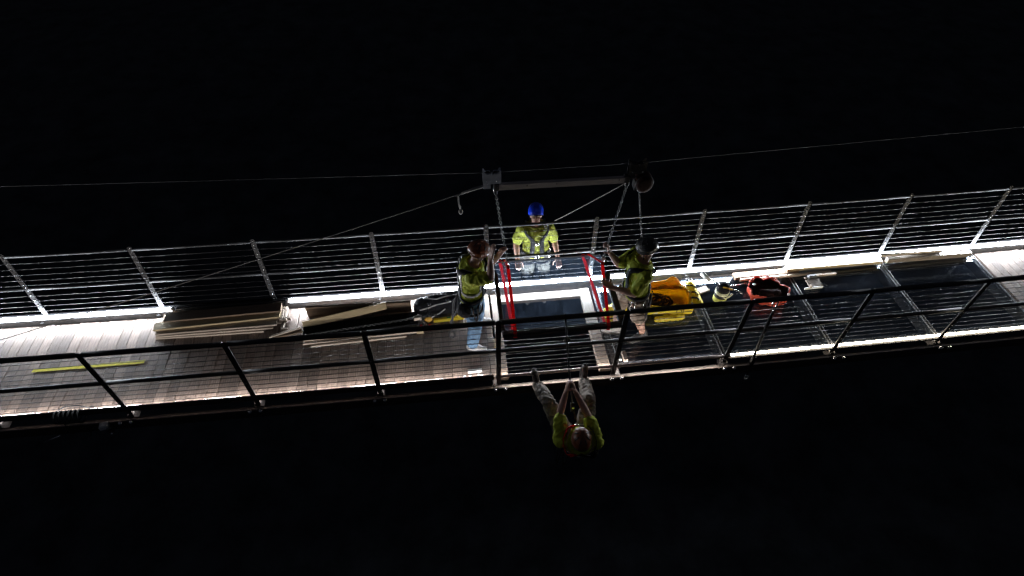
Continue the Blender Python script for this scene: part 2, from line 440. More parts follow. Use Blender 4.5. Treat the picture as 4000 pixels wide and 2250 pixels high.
# ------------------------------------------------------------------ railings
def post_mesh():
    w, t, L = 0.058, 0.012, 0.0
    mb = MB(); zs = -0.11; zt = H
    prof = []
    for k in range(9):
        a = PI * k / 8
        prof.append((w / 2 * math.cos(a), zt - w / 2 + w / 2 * math.sin(a) * 0.8))
    prof = [(w / 2, zs)] + prof + [(-w / 2, zs)]
    n = len(prof)
    mb.v = [(x, -t / 2, z) for x, z in prof] + [(x, t / 2, z) for x, z in prof]
    mb.f = [tuple(range(n)), tuple(range(n, 2 * n))] + [(k, (k + 1) % n, n + (k + 1) % n, n + k) for k in range(n)]
    return mb.mesh('post')
CZ_UP = [0.985, 0.895, 0.805, 0.72, 0.64]
CZ_LO = [0.46, 0.375, 0.29, 0.205, 0.12]
RAIL_T, RAIL_M = H - 0.045, 0.565
def railing(side, label):
    y0 = 0.0 if side < 0 else W
    lean = (-0.028 if side < 0 else 0.065) / H
    root = thing('cable_railing', (0, y0, 0), label, 'railing', 'railings of the footbridge')
    m = M_DARK if side < 0 else mat('dull_rail_steel', (.055, .055, .058), .5, metal=.3, var=.3, scale=18, bump=.08, spec=.3)
    mc = M_CABLE
    def P(x, z, off=0.0): return (x, y0 + lean * z + off, z + zc(x))
    pm = post_mesh(); pm.materials.append(m)
    yo = -0.035 if side < 0 else 0.035
    bm_ = MB().ball((0, 0, 0), (0.009, 0.007, 0.009), 8, 5).mesh('bolt', True); bm_.materials.append(M_CHROME if side > 0 else M_DARK)
    nut = MB().ball((0, 0, 0), (0.025, 0.022, 0.022), 8, 5).mesh('nut', True); nut.materials.append(M_CHROME)
    cl = MB().box((0, 0, 0), (0.16, 0.03, 0.05), ch=.008).mesh('clamp'); cl.materials.append(M_DARK)
    first, last = (-6, 7)
    for i in range(first, last):
        x = i * S
        o = bpy.data.objects.new('post', pm); COL.objects.link(o); o.parent = root
        o.location = (x, yo * 0.3, zc(x)); o.rotation_euler = (-math.atan(lean), 0, 0)
        for z in CZ_UP + CZ_LO + [RAIL_T + .015, RAIL_T - .045, RAIL_M + .03, RAIL_M - .03]:
            b = bpy.data.objects.new('bolt', bm_); COL.objects.link(b); b.parent = o
            b.location = (0.0, 0.009 * (-1), z)
        c = bpy.data.objects.new('clamp', cl); COL.objects.link(c); c.parent = root
        c.location = (x + .005, side * 0.130, -0.045 + zc(x))
        for s in (-1, 1):
            b = bpy.data.objects.new('nut', nut); COL.objects.link(b); b.parent = c
            b.location = (s * 0.060, side * 0.020, 0.020)
    inn = -side * 0.0
    for nm, z, r in (('top_rail', RAIL_T, 0.030 if side < 0 else 0.020), ('mid_rail', RAIL_M, 0.026 if side < 0 else 0.019)):
        for i in range(first, last - 1):
            a, b = i * S + .031, (i + 1) * S - .031
            MB().tube([P(x, z) for x in xs(a, b, .36)], r, 10).build(nm, m, root, True)
    for z in CZ_UP + CZ_LO:
        pts = []
        for i in range(first, last - 1):
            for k in range(6):
                x = (i + k / 6) * S; pts.append(P(x, z - 0.004 * math.sin(PI * k / 6), -0.016 if side > 0 else 0.012))
        MB().tube(pts, 0.0026 if side > 0 else 0.0040, 6).build('cable', mc if side > 0 else M_DARK, root, True)
    return root
far_rail = railing(1, 'silver cable railing on the far edge of the footbridge, lit by the lamp tube')
near_rail = railing(-1, 'black cable railing on the near edge of the footbridge, seen as a silhouette')

# ------------------------------------------------------------------ lamp tubes
def lamp(name, label, a, b, y, z, r, m, housing=True, wob=0.006, seed=1):
    rt = thing(name, ((a + b) / 2, y, z + zc((a + b) / 2)), label, 'light', 'lamp tubes along the deck edges')
    pts = []
    rs = []
    for i, x in enumerate(xs(a, b, .22)):
        n1 = noise.noise(V((x * 0.7, seed, 0))); n2 = noise.noise(V((x * 1.7, seed + 9, 0)))
        pts.append((x, y + wob * .5 * n2, z + zc(x) + wob * n1)); rs.append(r * (1 + .30 * n2))
    MB().tube(pts, rs, 10).build('diffuser', m, rt, True)
    for s, p in ((-1, pts[0]), (1, pts[-1])):
        MB().tube([(p[0] + s * .002, p[1], p[2]), (p[0] + s * .035, p[1], p[2])], r * 1.15, 10).build('end_cap', M_WHITE, rt, True)
    x = math.ceil((a + .2) / S) * S + .1
    while x < b:
        MB().tube([(x, y + (r + .004) * math.cos(k * PI / 6 - PI * .5) , z + zc(x) + (r + .004) * math.sin(k * PI / 6 - PI * .5)) for k in range(7)], 0.006, 6).build('clip', M_GALV, rt, True)
        x += S * 2
    return rt
LY, LZ, LR = W - 0.046, 0.119, 0.021
lamp('lamp_tube', 'white lamp tube on the far edge, ending left of the timber stack', X0 + .05, -4.17, LY, LZ, LR, M_LED, seed=1)
lamp('lamp_tube', 'long white lamp tube on the far edge, running behind the workers to the right', -2.66, 10.2, LY, LZ, LR * 1.1, M_LED, seed=2)
lamp('lamp_rope', 'warm lamp rope hidden behind the near kerb, lighting the wooden planks', X0 + .05, -0.11, 0.026, 0.040, 0.010, M_LEDN, wob=0.001, seed=3)
lamp('lamp_rope', 'lamp rope hidden behind the near pipe, between the open bay and the first glass pane', -0.03, S * 2 - .06, 0.035, 0.008, 0.007, M_LEDP, wob=0.0005, seed=5)
lamp('lamp_rope', 'bright lamp rope along the near edge beside the glass floor', S * 2 + .07, 10.2, 0.020, 0.020, 0.0115, M_LEDY, wob=0.002, seed=4)
# the stretch between the two far tubes: a dead tube
u = thing('unlit_lamp_tube', (-3.4, LY, LZ), 'dark unlit lamp tube above the timber stack, between the two lit ones', 'light')
MB().tube(line_x(-4.10, -2.72, LY, LZ - .005, .2), LR * .8, 10).build('diffuser', M_BLACK, u, True)

# ------------------------------------------------------------------ people
def remeshed(mb, voxel, it=6, amp=0.0, freq=9.0, aniso=(1, 1, 1), seed=0):
    """union of the solids in mb as one smooth skin, with cloth folds of height amp"""
    me = mb.mesh('tmp'); ob = bpy.data.objects.new('tmp', me); COL.objects.link(ob)
    r = ob.modifiers.new('r', 'REMESH'); r.mode = 'VOXEL'; r.voxel_size = voxel; r.adaptivity = 0
    s = ob.modifiers.new('s', 'SMOOTH'); s.factor = 0.5; s.iterations = it
    dg = bpy.context.evaluated_depsgraph_get()
    out = bpy.data.meshes.new_from_object(ob.evaluated_get(dg))
    bpy.data.objects.remove(ob); bpy.data.meshes.remove(me)
    if amp:
        a = V(aniso)
        cos = [v.co.copy() for v in out.vertices]; nrs = [v.normal.copy() for v in out.vertices]; flat = []
        for p, nr in zip(cos, nrs):
            q = V((p.x * a.x, p.y * a.y, p.z * a.z)) * freq + V((seed * 7.3, seed * 3.1, 0))
            w = noise.noise_vector(q * .5) * 0.8
            n = 1 - abs(noise.noise(q + w)) * 2.2
            flat += list(p + nr * amp * (n + 0.4 * noise.noise(q * 2.3)))
        out.vertices.foreach_set('co', flat)
        out.update()
    out.polygons.foreach_set('use_smooth', [True] * len(out.polygons))
    return out

def hand(mb, wr, d, n, s, curl, k=1.0):
    """palm, four fingers and a thumb; d along the fingers, n towards the thing held, s the thumb side"""
    wr, d, n, s = V(wr), V(d).normalized(), V(n), V(s)
    n = (n - d * n.dot(d)).normalized(); s = (s - d * s.dot(d) - n * s.dot(n)).normalized()
    for j in range(4):
        o = (j - 1.5) * 0.021 * k
        mb.caps(wr + s * o * .6, .018 * k, wr + d * .085 * k - s * o * -1, .0135 * k, 8)
    for j, f in enumerate((0.95, 1.08, 1.0, 0.8)):
        o = (1.5 - j) * 0.0215 * k
        p = wr + d * .088 * k + s * o; a = curl * .25
        for q, L in enumerate((.042, .027, .022)):
            dr = d * math.cos(a) + n * math.sin(a); e = p + dr * L * f * k
            mb.caps(p, (.0100 - .0010 * q) * k, e, (.0092 - .0010 * q) * k, 8); p = e; a += curl
    p = wr + d * .022 * k + s * .028 * k
    for q, L in enumerate((.045, .032, .026)):
        dr = (d * (.75 if q else .6) + s * (.75 - .35 * q) + n * (.35 + curl * .35 * q)).normalized(); e = p + dr * L * k
        mb.caps(p, (.0125 - .001 * q) * k, e, (.0115 - .001 * q) * k, 8); p = e

def person(label, J, shirt, pants, helmet, shoe, cat='person', shorts=False, seed=0, gloves=False, vest_tape=True, harness=M_BLACKC, head_dir=None, red_strap=False):
    g = {k: V(v) for k, v in J.items() if k not in ('hands',)}
    base = V(((g['anL'].x + g['anR'].x) / 2, (g['anL'].y + g['anR'].y) / 2, min(g['anL'].z, g['anR'].z) - .09))
    root = thing('person', base, label, cat, 'workers on the footbridge')
    up = (g['neck'] - g['pelvis']).normalized()
    rt = (g['shR'] - g['shL']); rt = (rt - up * rt.dot(up)).normalized()
    fw = up.cross(rt).normalized()          # the way the chest faces
    # spine curve and torso rings
    def spine(t):
        a, b, c = g['pelvis'], g['chest'], g['neck']
        return a * (1 - t) ** 2 + (b * 2 - (a + c) * .5) * 2 * t * (1 - t) + c * t * t
    prof = [(-.14, .125, .105), (-.05, .165, .120), (.08, .165, .118), (.28, .148, .105), (.45, .150, .110),
            (.62, .168, .122), (.78, .175, .118), (.88, .150, .098), (.96, .090, .075), (1.03, .060, .060)]
    def ring(t, w, dpt, k):
        tt = max(0, t); c = spine(tt) + (up * t * .5 if t < 0 else V((0, 0, 0)))
        tv = (spine(min(1.03, tt + .05)) - spine(max(0, tt - .05))).normalized()
        f = (fw - tv * fw.dot(tv)).normalized(); r = f.cross(tv)
        return (c, r * (w + k), f * (dpt + k))
    def torso(mb, k=0.0, lo=-.2, hi=2): mb.rings([ring(t, w, dd, k) for t, w, dd in prof if lo <= t <= hi], 20)
    def surf(t, ang, off):
        """point on the torso: ang 0 = chest, 90 = the person's right"""
        for (a, wa, da), (b, wb, db) in zip(prof, prof[1:]):
            if a <= t <= b:
                u_ = (t - a) / (b - a); w = wa + (wb - wa) * u_; dd = da + (db - da) * u_; break
        c, r, f = ring(t, w, dd, off); an = math.radians(ang)
        p = c + r * math.sin(an) + f * math.cos(an)
        return p, (r.normalized() * math.sin(an) + f.normalized() * math.cos(an))
    # --- head frame
    hd = g['head']; hf = V(head_dir).normalized() if head_dir else fw
    hu = (hd - g['neck']).normalized() if not head_dir else (V((0, 0, 1)) - hf * hf.z).normalized()
    hu = (hu - hf * hu.dot(hf)).normalized(); hr = hf.cross(hu)
    HM = Matrix((hr, hf, hu)).transposed()
    def hp(x, y, z): return hd + HM @ V((x, y, z))
    # --- body: one continuous skin
    b = MB(); torso(b, -.004)
    b.caps(g['neck'] - up * .03, .058, hd - hu * .05, .052)
    b.ballm(hp(0, -.008, .022), (.073, .092, .092), HM, 16, 10)
    b.ballm(hp(0, .022, -.035), (.058, .066, .082), HM, 14, 10)
    b.ballm(hp(0, .045, -.088), (.034, .036, .026), HM)
    b.caps(hp(0, .088, .012), .009, hp(0, .106, -.022), .0135, 8)
    for s in (-1, 1):
        b.ballm(hp(s * .074, -.008, -.008), (.010, .020, .032), HM)
        b.ballm(hp(s * .034, .072, -.022), (.020, .014, .016), HM)
        b.ballm(hp(s * .028, .082, .026), (.022, .010, .008), HM)
    for sd in 'LR':
        b.chain([g['sh' + sd], g['el' + sd] * .45 + g['sh' + sd] * .55, g['el' + sd]], [.058, .050, .040])
        b.chain([g['el' + sd], g['el' + sd] * .65 + g['wr' + sd] * .35, g['wr' + sd]], [.041, .042, .027])
        d, n, s, c = J['hands'][sd]
        hand(b, g['wr' + sd], d, n, s, c)
        b.chain([g['hip' + sd], g['hip' + sd] * .5 + g['kn' + sd] * .5, g['kn' + sd]], [.090, .080, .056])
        b.chain([g['kn' + sd], g['kn' + sd] * .65 + g['an' + sd] * .35, g['an' + sd]], [.055, .056, .036])
        td = V(J['toe' + sd]).normalized()
        b.caps(g['an' + sd] + V((0, 0, 0)), .036, g['an' + sd] + td * .10 - J_up(J, sd) * .045, .034)
    link('body', remeshed(b, .0085, 4), M_SKIN, root)
    # --- face
    for s in (-1, 1):
        MB().ballm(hp(s * .030, .080, .008), (.0125, .007, .0075), HM).build('eye', M_EYE, root, True)
        MB().caps(hp(s * .016, .088, .027), .004, hp(s * .045, .078, .026), .0035, 6).build('eyebrow', M_HAIR, root, True)
    MB().ballm(hp(0, .088, -.058), (.022, .008, .007), HM).build('mouth', M_LIP, root, True)
    # --- shirt
    m = MB(); torso(m, .016, -.06, .97)
    for sd in 'LR':
        a, e = g['sh' + sd], g['el' + sd]
        m.chain([g['neck'] * .35 + a * .65 - up * .02, a, a * .5 + e * .5, a * .22 + e * .78], [.064, .073, .070, .066])
    sh_o = link('shirt', remeshed(m, .009, 3, .013, 15, (1, 1, .75), seed), shirt, root)
    col_pts = []; nn = []
    for k in range(13):
        an = -165 + 330 * k / 12; p, q = surf(.965, an, .014); col_pts.append(p + up * .012); nn.append(q)
    MB().ribbon(col_pts, nn, .035, .006).build('collar', shirt, sh_o, True)
    if vest_tape:
        for t in (.22,):
            P_ = [surf(t, k * 15, .026) for k in range(25)]
            MB().ribbon([p for p, q in P_], [q for p, q in P_], .048, .003).build('reflective_band', M_TAPE, sh_o, True)
        for s in (-1, 1):
            P_ = [surf(t, s * an, o_) for t, an, o_ in ((.24, 35, .026), (.45, 35, .026), (.62, 33, .026), (.78, 32, .028), (.88, 36, .036), (.94, 60, .046), (.94, 110, .046), (.88, 144, .036), (.78, 148, .028), (.62, 147, .026), (.45, 145, .026), (.24, 145, .026))]
            MB().ribbon([p for p, q in P_], [q for p, q in P_], .042, .003).build('reflective_band', M_TAPE, sh_o, True)
    # --- trousers or shorts
    m = MB(); torso(m, .010, -.2, .10)
    for sd in 'LR':
        h_, k_, a_ = g['hip' + sd], g['kn' + sd], g['an' + sd]
        if shorts: m.chain([h_, h_ * .5 + k_ * .5, h_ * .08 + k_ * .92], [.106, .104, .094])
        else:
            m.chain([h_, h_ * .5 + k_ * .5, k_], [.104, .096, .074])
            m.chain([k_, k_ * .5 + a_ * .5, k_ * .08 + a_ * .92], [.074, .072, .062])
    link('shorts' if shorts else 'trousers', remeshed(m, .009, 2, .0125, 14, (1, 1, 1.5), seed + 5), pants, root)
    # --- shoes
    for i, sd in enumerate('LR'):
        a = g['an' + sd]; td = V(J['toe' + sd]).normalized(); uu = J_up(J, sd); ss = td.cross(uu)
        m = MB(); hgt = .055
        heel = a - td * .045 - uu * .045; toe = a + td * .155 - uu * .058
        m.caps(heel, .038, a + td * .06 - uu * .045, .042); m.caps(a + td * .06 - uu * .048, .042, toe, .034)
        m.caps(a + td * .09 + ss * .012 - uu * .055, .036, toe - ss * .008, .030)
        m.caps(a - td * .02 - uu * .02, .046, a + uu * .05, .049); m.caps(a, .045, a + td * .09 - uu * .03, .034)
        mt = shoe[i] if isinstance(shoe, (list, tuple)) else shoe
        so = link('shoe', remeshed(m, .009, 4, .002, 22, (1, 1, 1), seed), mt, root)
        sl = MB(); pr = []
        for k in range(14):
            an = 2 * PI * k / 14; x = .055 + .145 * math.cos(an); y = (.043 + .006 * math.cos(an)) * math.sin(an)
            pr.append((x, y))
        n_ = len(pr)
        sl.v = [a + td * x + ss * y - uu * .092 for x, y in pr] + [a + td * x + ss * y - uu * .072 for x, y in pr]
        sl.f = [tuple(range(n_)), tuple(range(n_, 2 * n_))] + [(k, (k + 1) % n_, n_ + (k + 1) % n_, n_ + k) for k in range(n_)]
        sl.build('sole', M_SOLE, so)
    # --- helmet: shell, rim, vents, chin strap
    m = MB(); prof_h = []
    NR, NS = 9, 24
    for i in range(NR):
        th = (PI / 2) * i / (NR - 1) * 1.0
        for k in range(NS):
            an = 2 * PI * k / NS
            rr = math.cos(th); ridge = 1 + .035 * abs(math.cos(an * 3)) * math.sin(2 * th)
            x, y = .094 * rr * math.cos(an) * ridge, (.119 * rr * math.sin(an)) * ridge
            z = .118 * math.sin(th) * ridge - (.018 if i == 0 else 0) * (1 + .6 * math.cos(an * 2))
            m.v.append(hp(x, y - .004, z + .040))
    for i in range(NR - 1):
        for k in range(NS):
            k2 = (k + 1) % NS; m.f.append((i * NS + k, i * NS + k2, (i + 1) * NS + k2, (i + 1) * NS + k))
    he = m.build('helmet', helmet, root, True)
    so_ = he.modifiers.new('solid', 'SOLIDIFY'); so_.thickness = .006; so_.offset = 1
    MB().tube([hp(.097 * math.cos(2 * PI * k / 24), .122 * math.sin(2 * PI * k / 24) - .004, .030 - .014 * (1 + .6 * math.cos(4 * PI * k / 24))) for k in range(24)], .0055, 6, closed=True).build('rim', M_BLACK, he, True)
    for s in (-1, 1):
        for j in range(3):
            an = math.radians(25 + j * 42); 
            pts = []
            for q in (.30, .42, .54, .66):
                th = q * PI / 2 * 1.15
                pts.append(hp(s * .0975 * math.cos(th) * math.sin(an), -.004 + .1225 * math.cos(th) * -math.cos(an), .041 + .1205 * math.sin(th)))
            MB().tube(pts, [.005, .009, .009, .005], 6).build('vent', M_BLACK, he, True)
        MB().tube([hp(s * .085, .02, .03), hp(s * .078, .03, -.03), hp(s * .05, .055, -.10), hp(0, .06, -.118)], .005, 6).build('chin_strap', M_BLACKC, he, True)
    # --- harness
    hs = MB(); P_ = [surf(.07, k * 15, .030) for k in range(25)]
    ho = MB().ribbon([p for p, q in P_], [q for p, q in P_], .06, .008).build('harness', harness, root, True)
    for s in (-1, 1):
        seq = [(.10, 22), (.30, 20), (.5, 18), (.66, 20), (.80, 26), (.90, 42), (.945, 78), (.945, 102), (.90, 138), (.80, 152), (.66, 164), (.5, 196), (.30, 203), (.10, 205)]
        P_ = [surf(t, s * an, .036 + (.022 if t > .75 else 0) + (.016 if t > .88 else 0)) for t, an in seq]
        MB().ribbon([p for p, q in P_], [q for p, q in P_], .062, .006).build('shoulder_strap', M_RED if (red_strap and s < 0) else harness, ho, True)
        sd = 'R' if s > 0 else 'L'
        h_, k_ = g['hip' + sd], g['kn' + sd]; d = (k_ - h_).normalized(); c = h_ + d * .10
        r1 = d.cross(fw).normalized(); r2 = d.cross(r1)
        MB().tube([c + (r1 * math.cos(2 * PI * k / 16) + r2 * math.sin(2 * PI * k / 16)) * .113 + d * .02 * math.cos(2 * PI * k / 16) for k in range(16)], .016, 6, closed=True).build('leg_loop', harness, ho, True)
    for t in (.5,):
        P_ = [surf(t, k * 6 - 18, .036) for k in range(7)]
        MB().ribbon([p for p, q in P_], [q for p, q in P_], .035, .006).build('chest_strap', harness, ho, True)
    for t, an in ((.07, 0), (.5, 0), (.66, 180)):
        p, q = surf(t, an, .046); r = up.cross(q).normalized()
        MB().tube([p + (up * math.sin(2 * PI * k / 12) * .030 + r * math.cos(2 * PI * k / 12) * .024) for k in range(12)], .005, 6, closed=True).build('ring', M_CHROME, ho, True)
    for k, (t, an) in enumerate(((.02, 95), (.03, -110), (.02, 135), (.03, -60), (.02, 60))):
        p, q = surf(t, an, .05); dn = V((0, 0, -1))
        L = .12 + .05 * random.random()
        r = q
        pts = [p + dn * (L * .5 - L * .5 * math.cos(2 * PI * j / 14)) + r.cross(dn) * .028 * math.sin(2 * PI * j / 14) for j in range(14)]
        MB().tube(pts, .0055, 6, closed=True).build('carabiner', M_CHROME if k % 2 else M_GALV, ho, True)
    for an, L in ((-125, .34), (-150, .26), (75, .24)):
        p, q = surf(.03, an, .055); sdv = q.cross(V((0, 0, 1))).normalized()
        pts = [p + V((0, 0, -1)) * (L * math.sin(PI * k / 12)) + sdv * (.07 * (k / 12 - .5)) + q * .02 * math.sin(PI * k / 12) for k in range(13)]
        MB().tube(pts, .0085, 6).build('rope_loop', M_ROPEK, ho, True)
    p, q = surf(.0, 118, .075)
    Rm = Matrix((q.cross(V((0, 0, 1))).normalized(), q, V((0, 0, 1)))).transposed()
    m = MB(); m.ballm(p + V((0, 0, -.05)), (.085, .055, .10), Rm, 12, 8)
    link('gear_pouch', remeshed(m, .012, 2, .008, 16, (1, 1, 1), seed), M_BLACKC, ho)
    return root, ho, surf
def J_up(J, sd):
    """the way out of the instep"""
    td = V(J['toe' + sd]).normalized(); u_ = V(J.get('instep', (0, 0, 1)))
    return (u_ - td * u_.dot(td)).normalized()

LWJ = dict(pelvis=(-.25, .56, .95), chest=(-.25, .54, 1.27), neck=(-.21, .53, 1.47), head=(-.165, .52, 1.625),
    shR=(-.25, .345, 1.41), shL=(-.22, .715, 1.41), elR=(-.05, .26, 1.49), wrR=(-.045, .30, 1.735), elL=(.01, .745, 1.26), wrL=(.105, .66, 1.47),
    hipR=(-.26, .46, .91), hipL=(-.24, .66, .91), knR=(-.235, .44, .50), knL=(-.17, .77, .51), anR=(-.285, .47, .095), anL=(-.19, .89, .095),
    toeR=(1, -.25, -.02), toeL=(1, .1, 0),
    hands=dict(R=((.18, .10, 1), (1, .5, 0), (-.5, .9, 0), .35), L=((.12, -.25, .9), (.3, -1, 0), (-1, -.2, 0), 1.15)))
person('worker in blue jeans and orange helmet with one forearm raised, left of the glass panel', LWJ, M_HIVIS, M_JEANS, M_HELO, M_SHOE, seed=1, head_dir=(.93, .15, -.36))

RWJ = dict(pelvis=(1.68, .43, .93), chest=(1.655, .43, 1.22), neck=(1.68, .43, 1.42), head=(1.70, .43, 1.575),
    shR=(1.66, .615, 1.36), shL=(1.67, .245, 1.36), elR=(1.475, .60, 1.20), wrR=(1.335, .615, 1.41), elL=(1.575, .215, 1.10), wrL=(1.345, .37, 1.075),
    hipR=(1.66, .535, .90), hipL=(1.69, .335, .90), knR=(1.56, .58, .51), knL=(1.76, .36, .50), anR=(1.585, .56, .095), anL=(1.90, .43, .095),
    toeR=(-1, .2, 0), toeL=(-.95, -.25, 0),
    hands=dict(R=((-.30, 0, .95), (-1, .1, -.3), (0, -1, 0), 1.2), L=((-.75, .5, .35), (-.3, .1, 1), (.5, .9, .2), 1.1)))
person('worker in khaki shorts and charcoal helmet on the glass floor, holding the right chain', RWJ, M_HIVIS, M_KHAKI, M_HELK, (M_SHOEK, M_SHOE), seed=2, shorts=True, vest_tape=False, head_dir=(-.85, .40, -.34))

FMJ = dict(pelvis=(.70, 1.83, .36), chest=(.69, 1.81, .66), neck=(.675, 1.78, .90), head=(.665, 1.75, 1.075),
    shR=(.51, 1.79, .82), shL=(.85, 1.79, .805), elR=(.425, 1.83, .55), wrR=(.425, 1.655, .385), elL=(.955, 1.83, .54), wrL=(.985, 1.65, .37),
    hipR=(.60, 1.82, .33), hipL=(.80, 1.82, .33), knR=(.58, 1.76, -.06), knL=(.83, 1.76, -.06), anR=(.60, 1.80, -.41), anL=(.82, 1.80, -.41),
    toeR=(-.1, -1, 0), toeL=(.1, -1, 0),
    hands=dict(R=((0, -.9, -.3), (0, -.3, -1), (1, 0, 0), 1.1), L=((0, -.9, -.3), (0, -.3, -1), (-1, 0, 0), 1.1)))
far_root, far_h, far_surf = person('worker in blue helmet facing the camera outside the far railing', FMJ, mat('shaded_hi_vis_fabric', (.24, .27, .025), .9, var=.6, scale=6, bump=.35, bscale=50), M_DKPANT, M_HELB, M_BOOT, seed=3, vest_tape=False, head_dir=(-.08, -.92, .38))  # darker hi-vis copy: shade and strap patches mottled into its colour

HMJ = dict(pelvis=(.80, -.86, -.11), chest=(.775, -1.02, .17), neck=(.75, -1.15, .345), head=(.738, -1.20, .49),
    shL=(.56, -1.06, .275), shR=(.945, -1.12, .275), elL=(.595, -.80, .39), wrL=(.69, -.605, .505), elR=(.895, -.87, .39), wrR=(.785, -.625, .52),
    hipL=(.70, -.81, -.11), hipR=(.91, -.82, -.11), knL=(.525, -.52, .185), knR=(.985, -.54, .195), anL=(.45, -.17, .035), anR=(1.02, -.17, .035),
    toeL=(-.18, .30, .94), toeR=(.16, .30, .94), instep=(0, -1, .2),
    hands=dict(L=((.25, .55, .8), (1, .1, -.1), (-.2, -.8, .6), 1.2), R=((-.2, .55, .8), (-1, .1, -.1), (.2, -.8, .6), 1.2)))
hm_root, hm_h, hm_surf = person('worker in orange helmet leaning back on a rope outside the near railing', HMJ, M_HIVIS, mat('mottled_trousers', (.21, .175, .145), .9, var=.6, scale=7, bump=.4, bscale=40), M_HELO, M_BOOT, seed=4, head_dir=(.05, .85, .12), red_strap=True)
#OBJECTS#
# ------------------------------------------------------------------ hoist: track cable, trolleys, spreader beam, chains
HY = 0.62
def catenary(a, b, sag, n=14):
    a, b = V(a), V(b)
    return [a.lerp(b, i / n) - V((0, 0, sag * 4 * (i / n) * (1 - i / n))) for i in range(n + 1)]
TL, TR = V((.01, HY, 2.545)), V((1.475, HY, 2.555))
tc_ = [V((-9.5, HY, 2.545 + 9.5 * .0475)), V((-4.4, HY, 2.755)), TL + V((0, 0, .045)), TR + V((0, 0, .045)), V((5.55, HY, 2.765)), V((10.5, HY, 3.02))]
tag(MB().tube(tc_, 0.0045, 8).build('track_cable', mat('dull_cable', (.03, .03, .033), .7, spec=.2), smooth=True), 'thin steel track cable stretched high above the footbridge', 'cable')

def trolley(loc, label, k=1.0, mtl=None):
    t = thing('cable_trolley', loc, label, 'trolley', 'trolleys on the track cable')
    x, y, z = loc; m = mtl or mat('trolley_steel', (.42, .45, .52), .45, metal=.2, var=.15)
    for s in (-1, 1):
        b = MB(); w, h = .18, .075; pr = [(-w / 2, -h), (w / 2, -h), (w / 2, .075), (.078, .075), (.066, .05), (.024, .05), (.012, .032), (-.012, .032), (-.024, .05), (-.066, .05), (-.078, .075), (-w / 2, .075)]
        n = len(pr); y0 = y + s * .026
        b.v = [(x + p, y0 - .003, z + q) for p, q in pr] + [(x + p, y0 + .003, z + q) for p, q in pr]
        b.f = [tuple(range(n)), tuple(range(n, 2 * n))] + [(i, (i + 1) % n, n + (i + 1) % n, n + i) for i in range(n)]
        b.build('side_plate', m, t)
    for dx in (-.04, .04):
        MB().tube([(x + dx, y - .018, z + .020), (x + dx, y - .007, z + .026), (x + dx, y + .007, z + .026), (x + dx, y + .018, z + .020)], [.03, .022, .022, .03], 14).build('wheel', M_DARK, t, True)
    MB().box((x - .05, y, z - .105), (.072, .052, .056), ch=.006).build('hanger_block', m, t)
    for dx in (-.052, .052):
        MB().ball((x + dx, y - .032, z - .045), .007, 8, 5).build('bolt', M_CHROME, t, True)
    return t
trolley(tuple(TL), 'pale steel trolley on the track cable at the left end of the beam')
trolley(tuple(TR), 'dim steel trolley on the track cable at the right end of the beam', mtl=M_DARK)
sb = thing('lifting_spreader', (.71, HY, 2.40), 'grey wooden spreader beam hung between the two cable trolleys', 'beam')
MB().bar((.035, HY, 2.415), (1.40, HY, 2.405), .045, .062).build('timber', M_BEAM, sb)
for x in (.055, 1.385):
    MB().box((x, HY, 2.42), (.05, .058, .078), ch=.004).build('end_strap', M_DARK, sb)
for x in (.06, .36, .66, 1.30):
    MB().ball((x, HY - .03, 2.425), .007, 8, 5).build('bolt', M_DARK, sb, True)

# chain hoist under the right trolley
hz = thing('chain_hoist', (1.56, HY, 2.36), 'dark round chain hoist hanging below the right trolley', 'hoist')
b = MB(); c = V((1.565, HY, 2.37))
b.rings([(c + V((0, d, 0)), V((r, 0, 0)), V((0, 0, r * 1.12))) for d, r in ((-.075, .05), (-.07, .085), (-.03, .094), (.03, .094), (.07, .085), (.075, .05))], 24)
b.build('wheel_cover', mat('hoist_red_paint', (0.035, 0.014, 0.012), .8, spec=.15, var=.3, bump=.05), hz, True)
MB().tube([c + V((.088 * math.cos(a), -.05, .10 * math.sin(a))) for a in [2 * PI * k / 20 for k in range(20)]], .008, 6, closed=True).build('hand_wheel', M_DARK, hz, True)
MB().box((1.50, HY, 2.35), (.06, .10, .11), ch=.01).build('gearbox', M_DARK, hz)
MB().tube([(1.455, HY, 2.50), (1.46, HY, 2.44), (1.50, HY, 2.42), (1.54, HY, 2.46)], .009, 8).build('hook', M_GALV, hz, True)

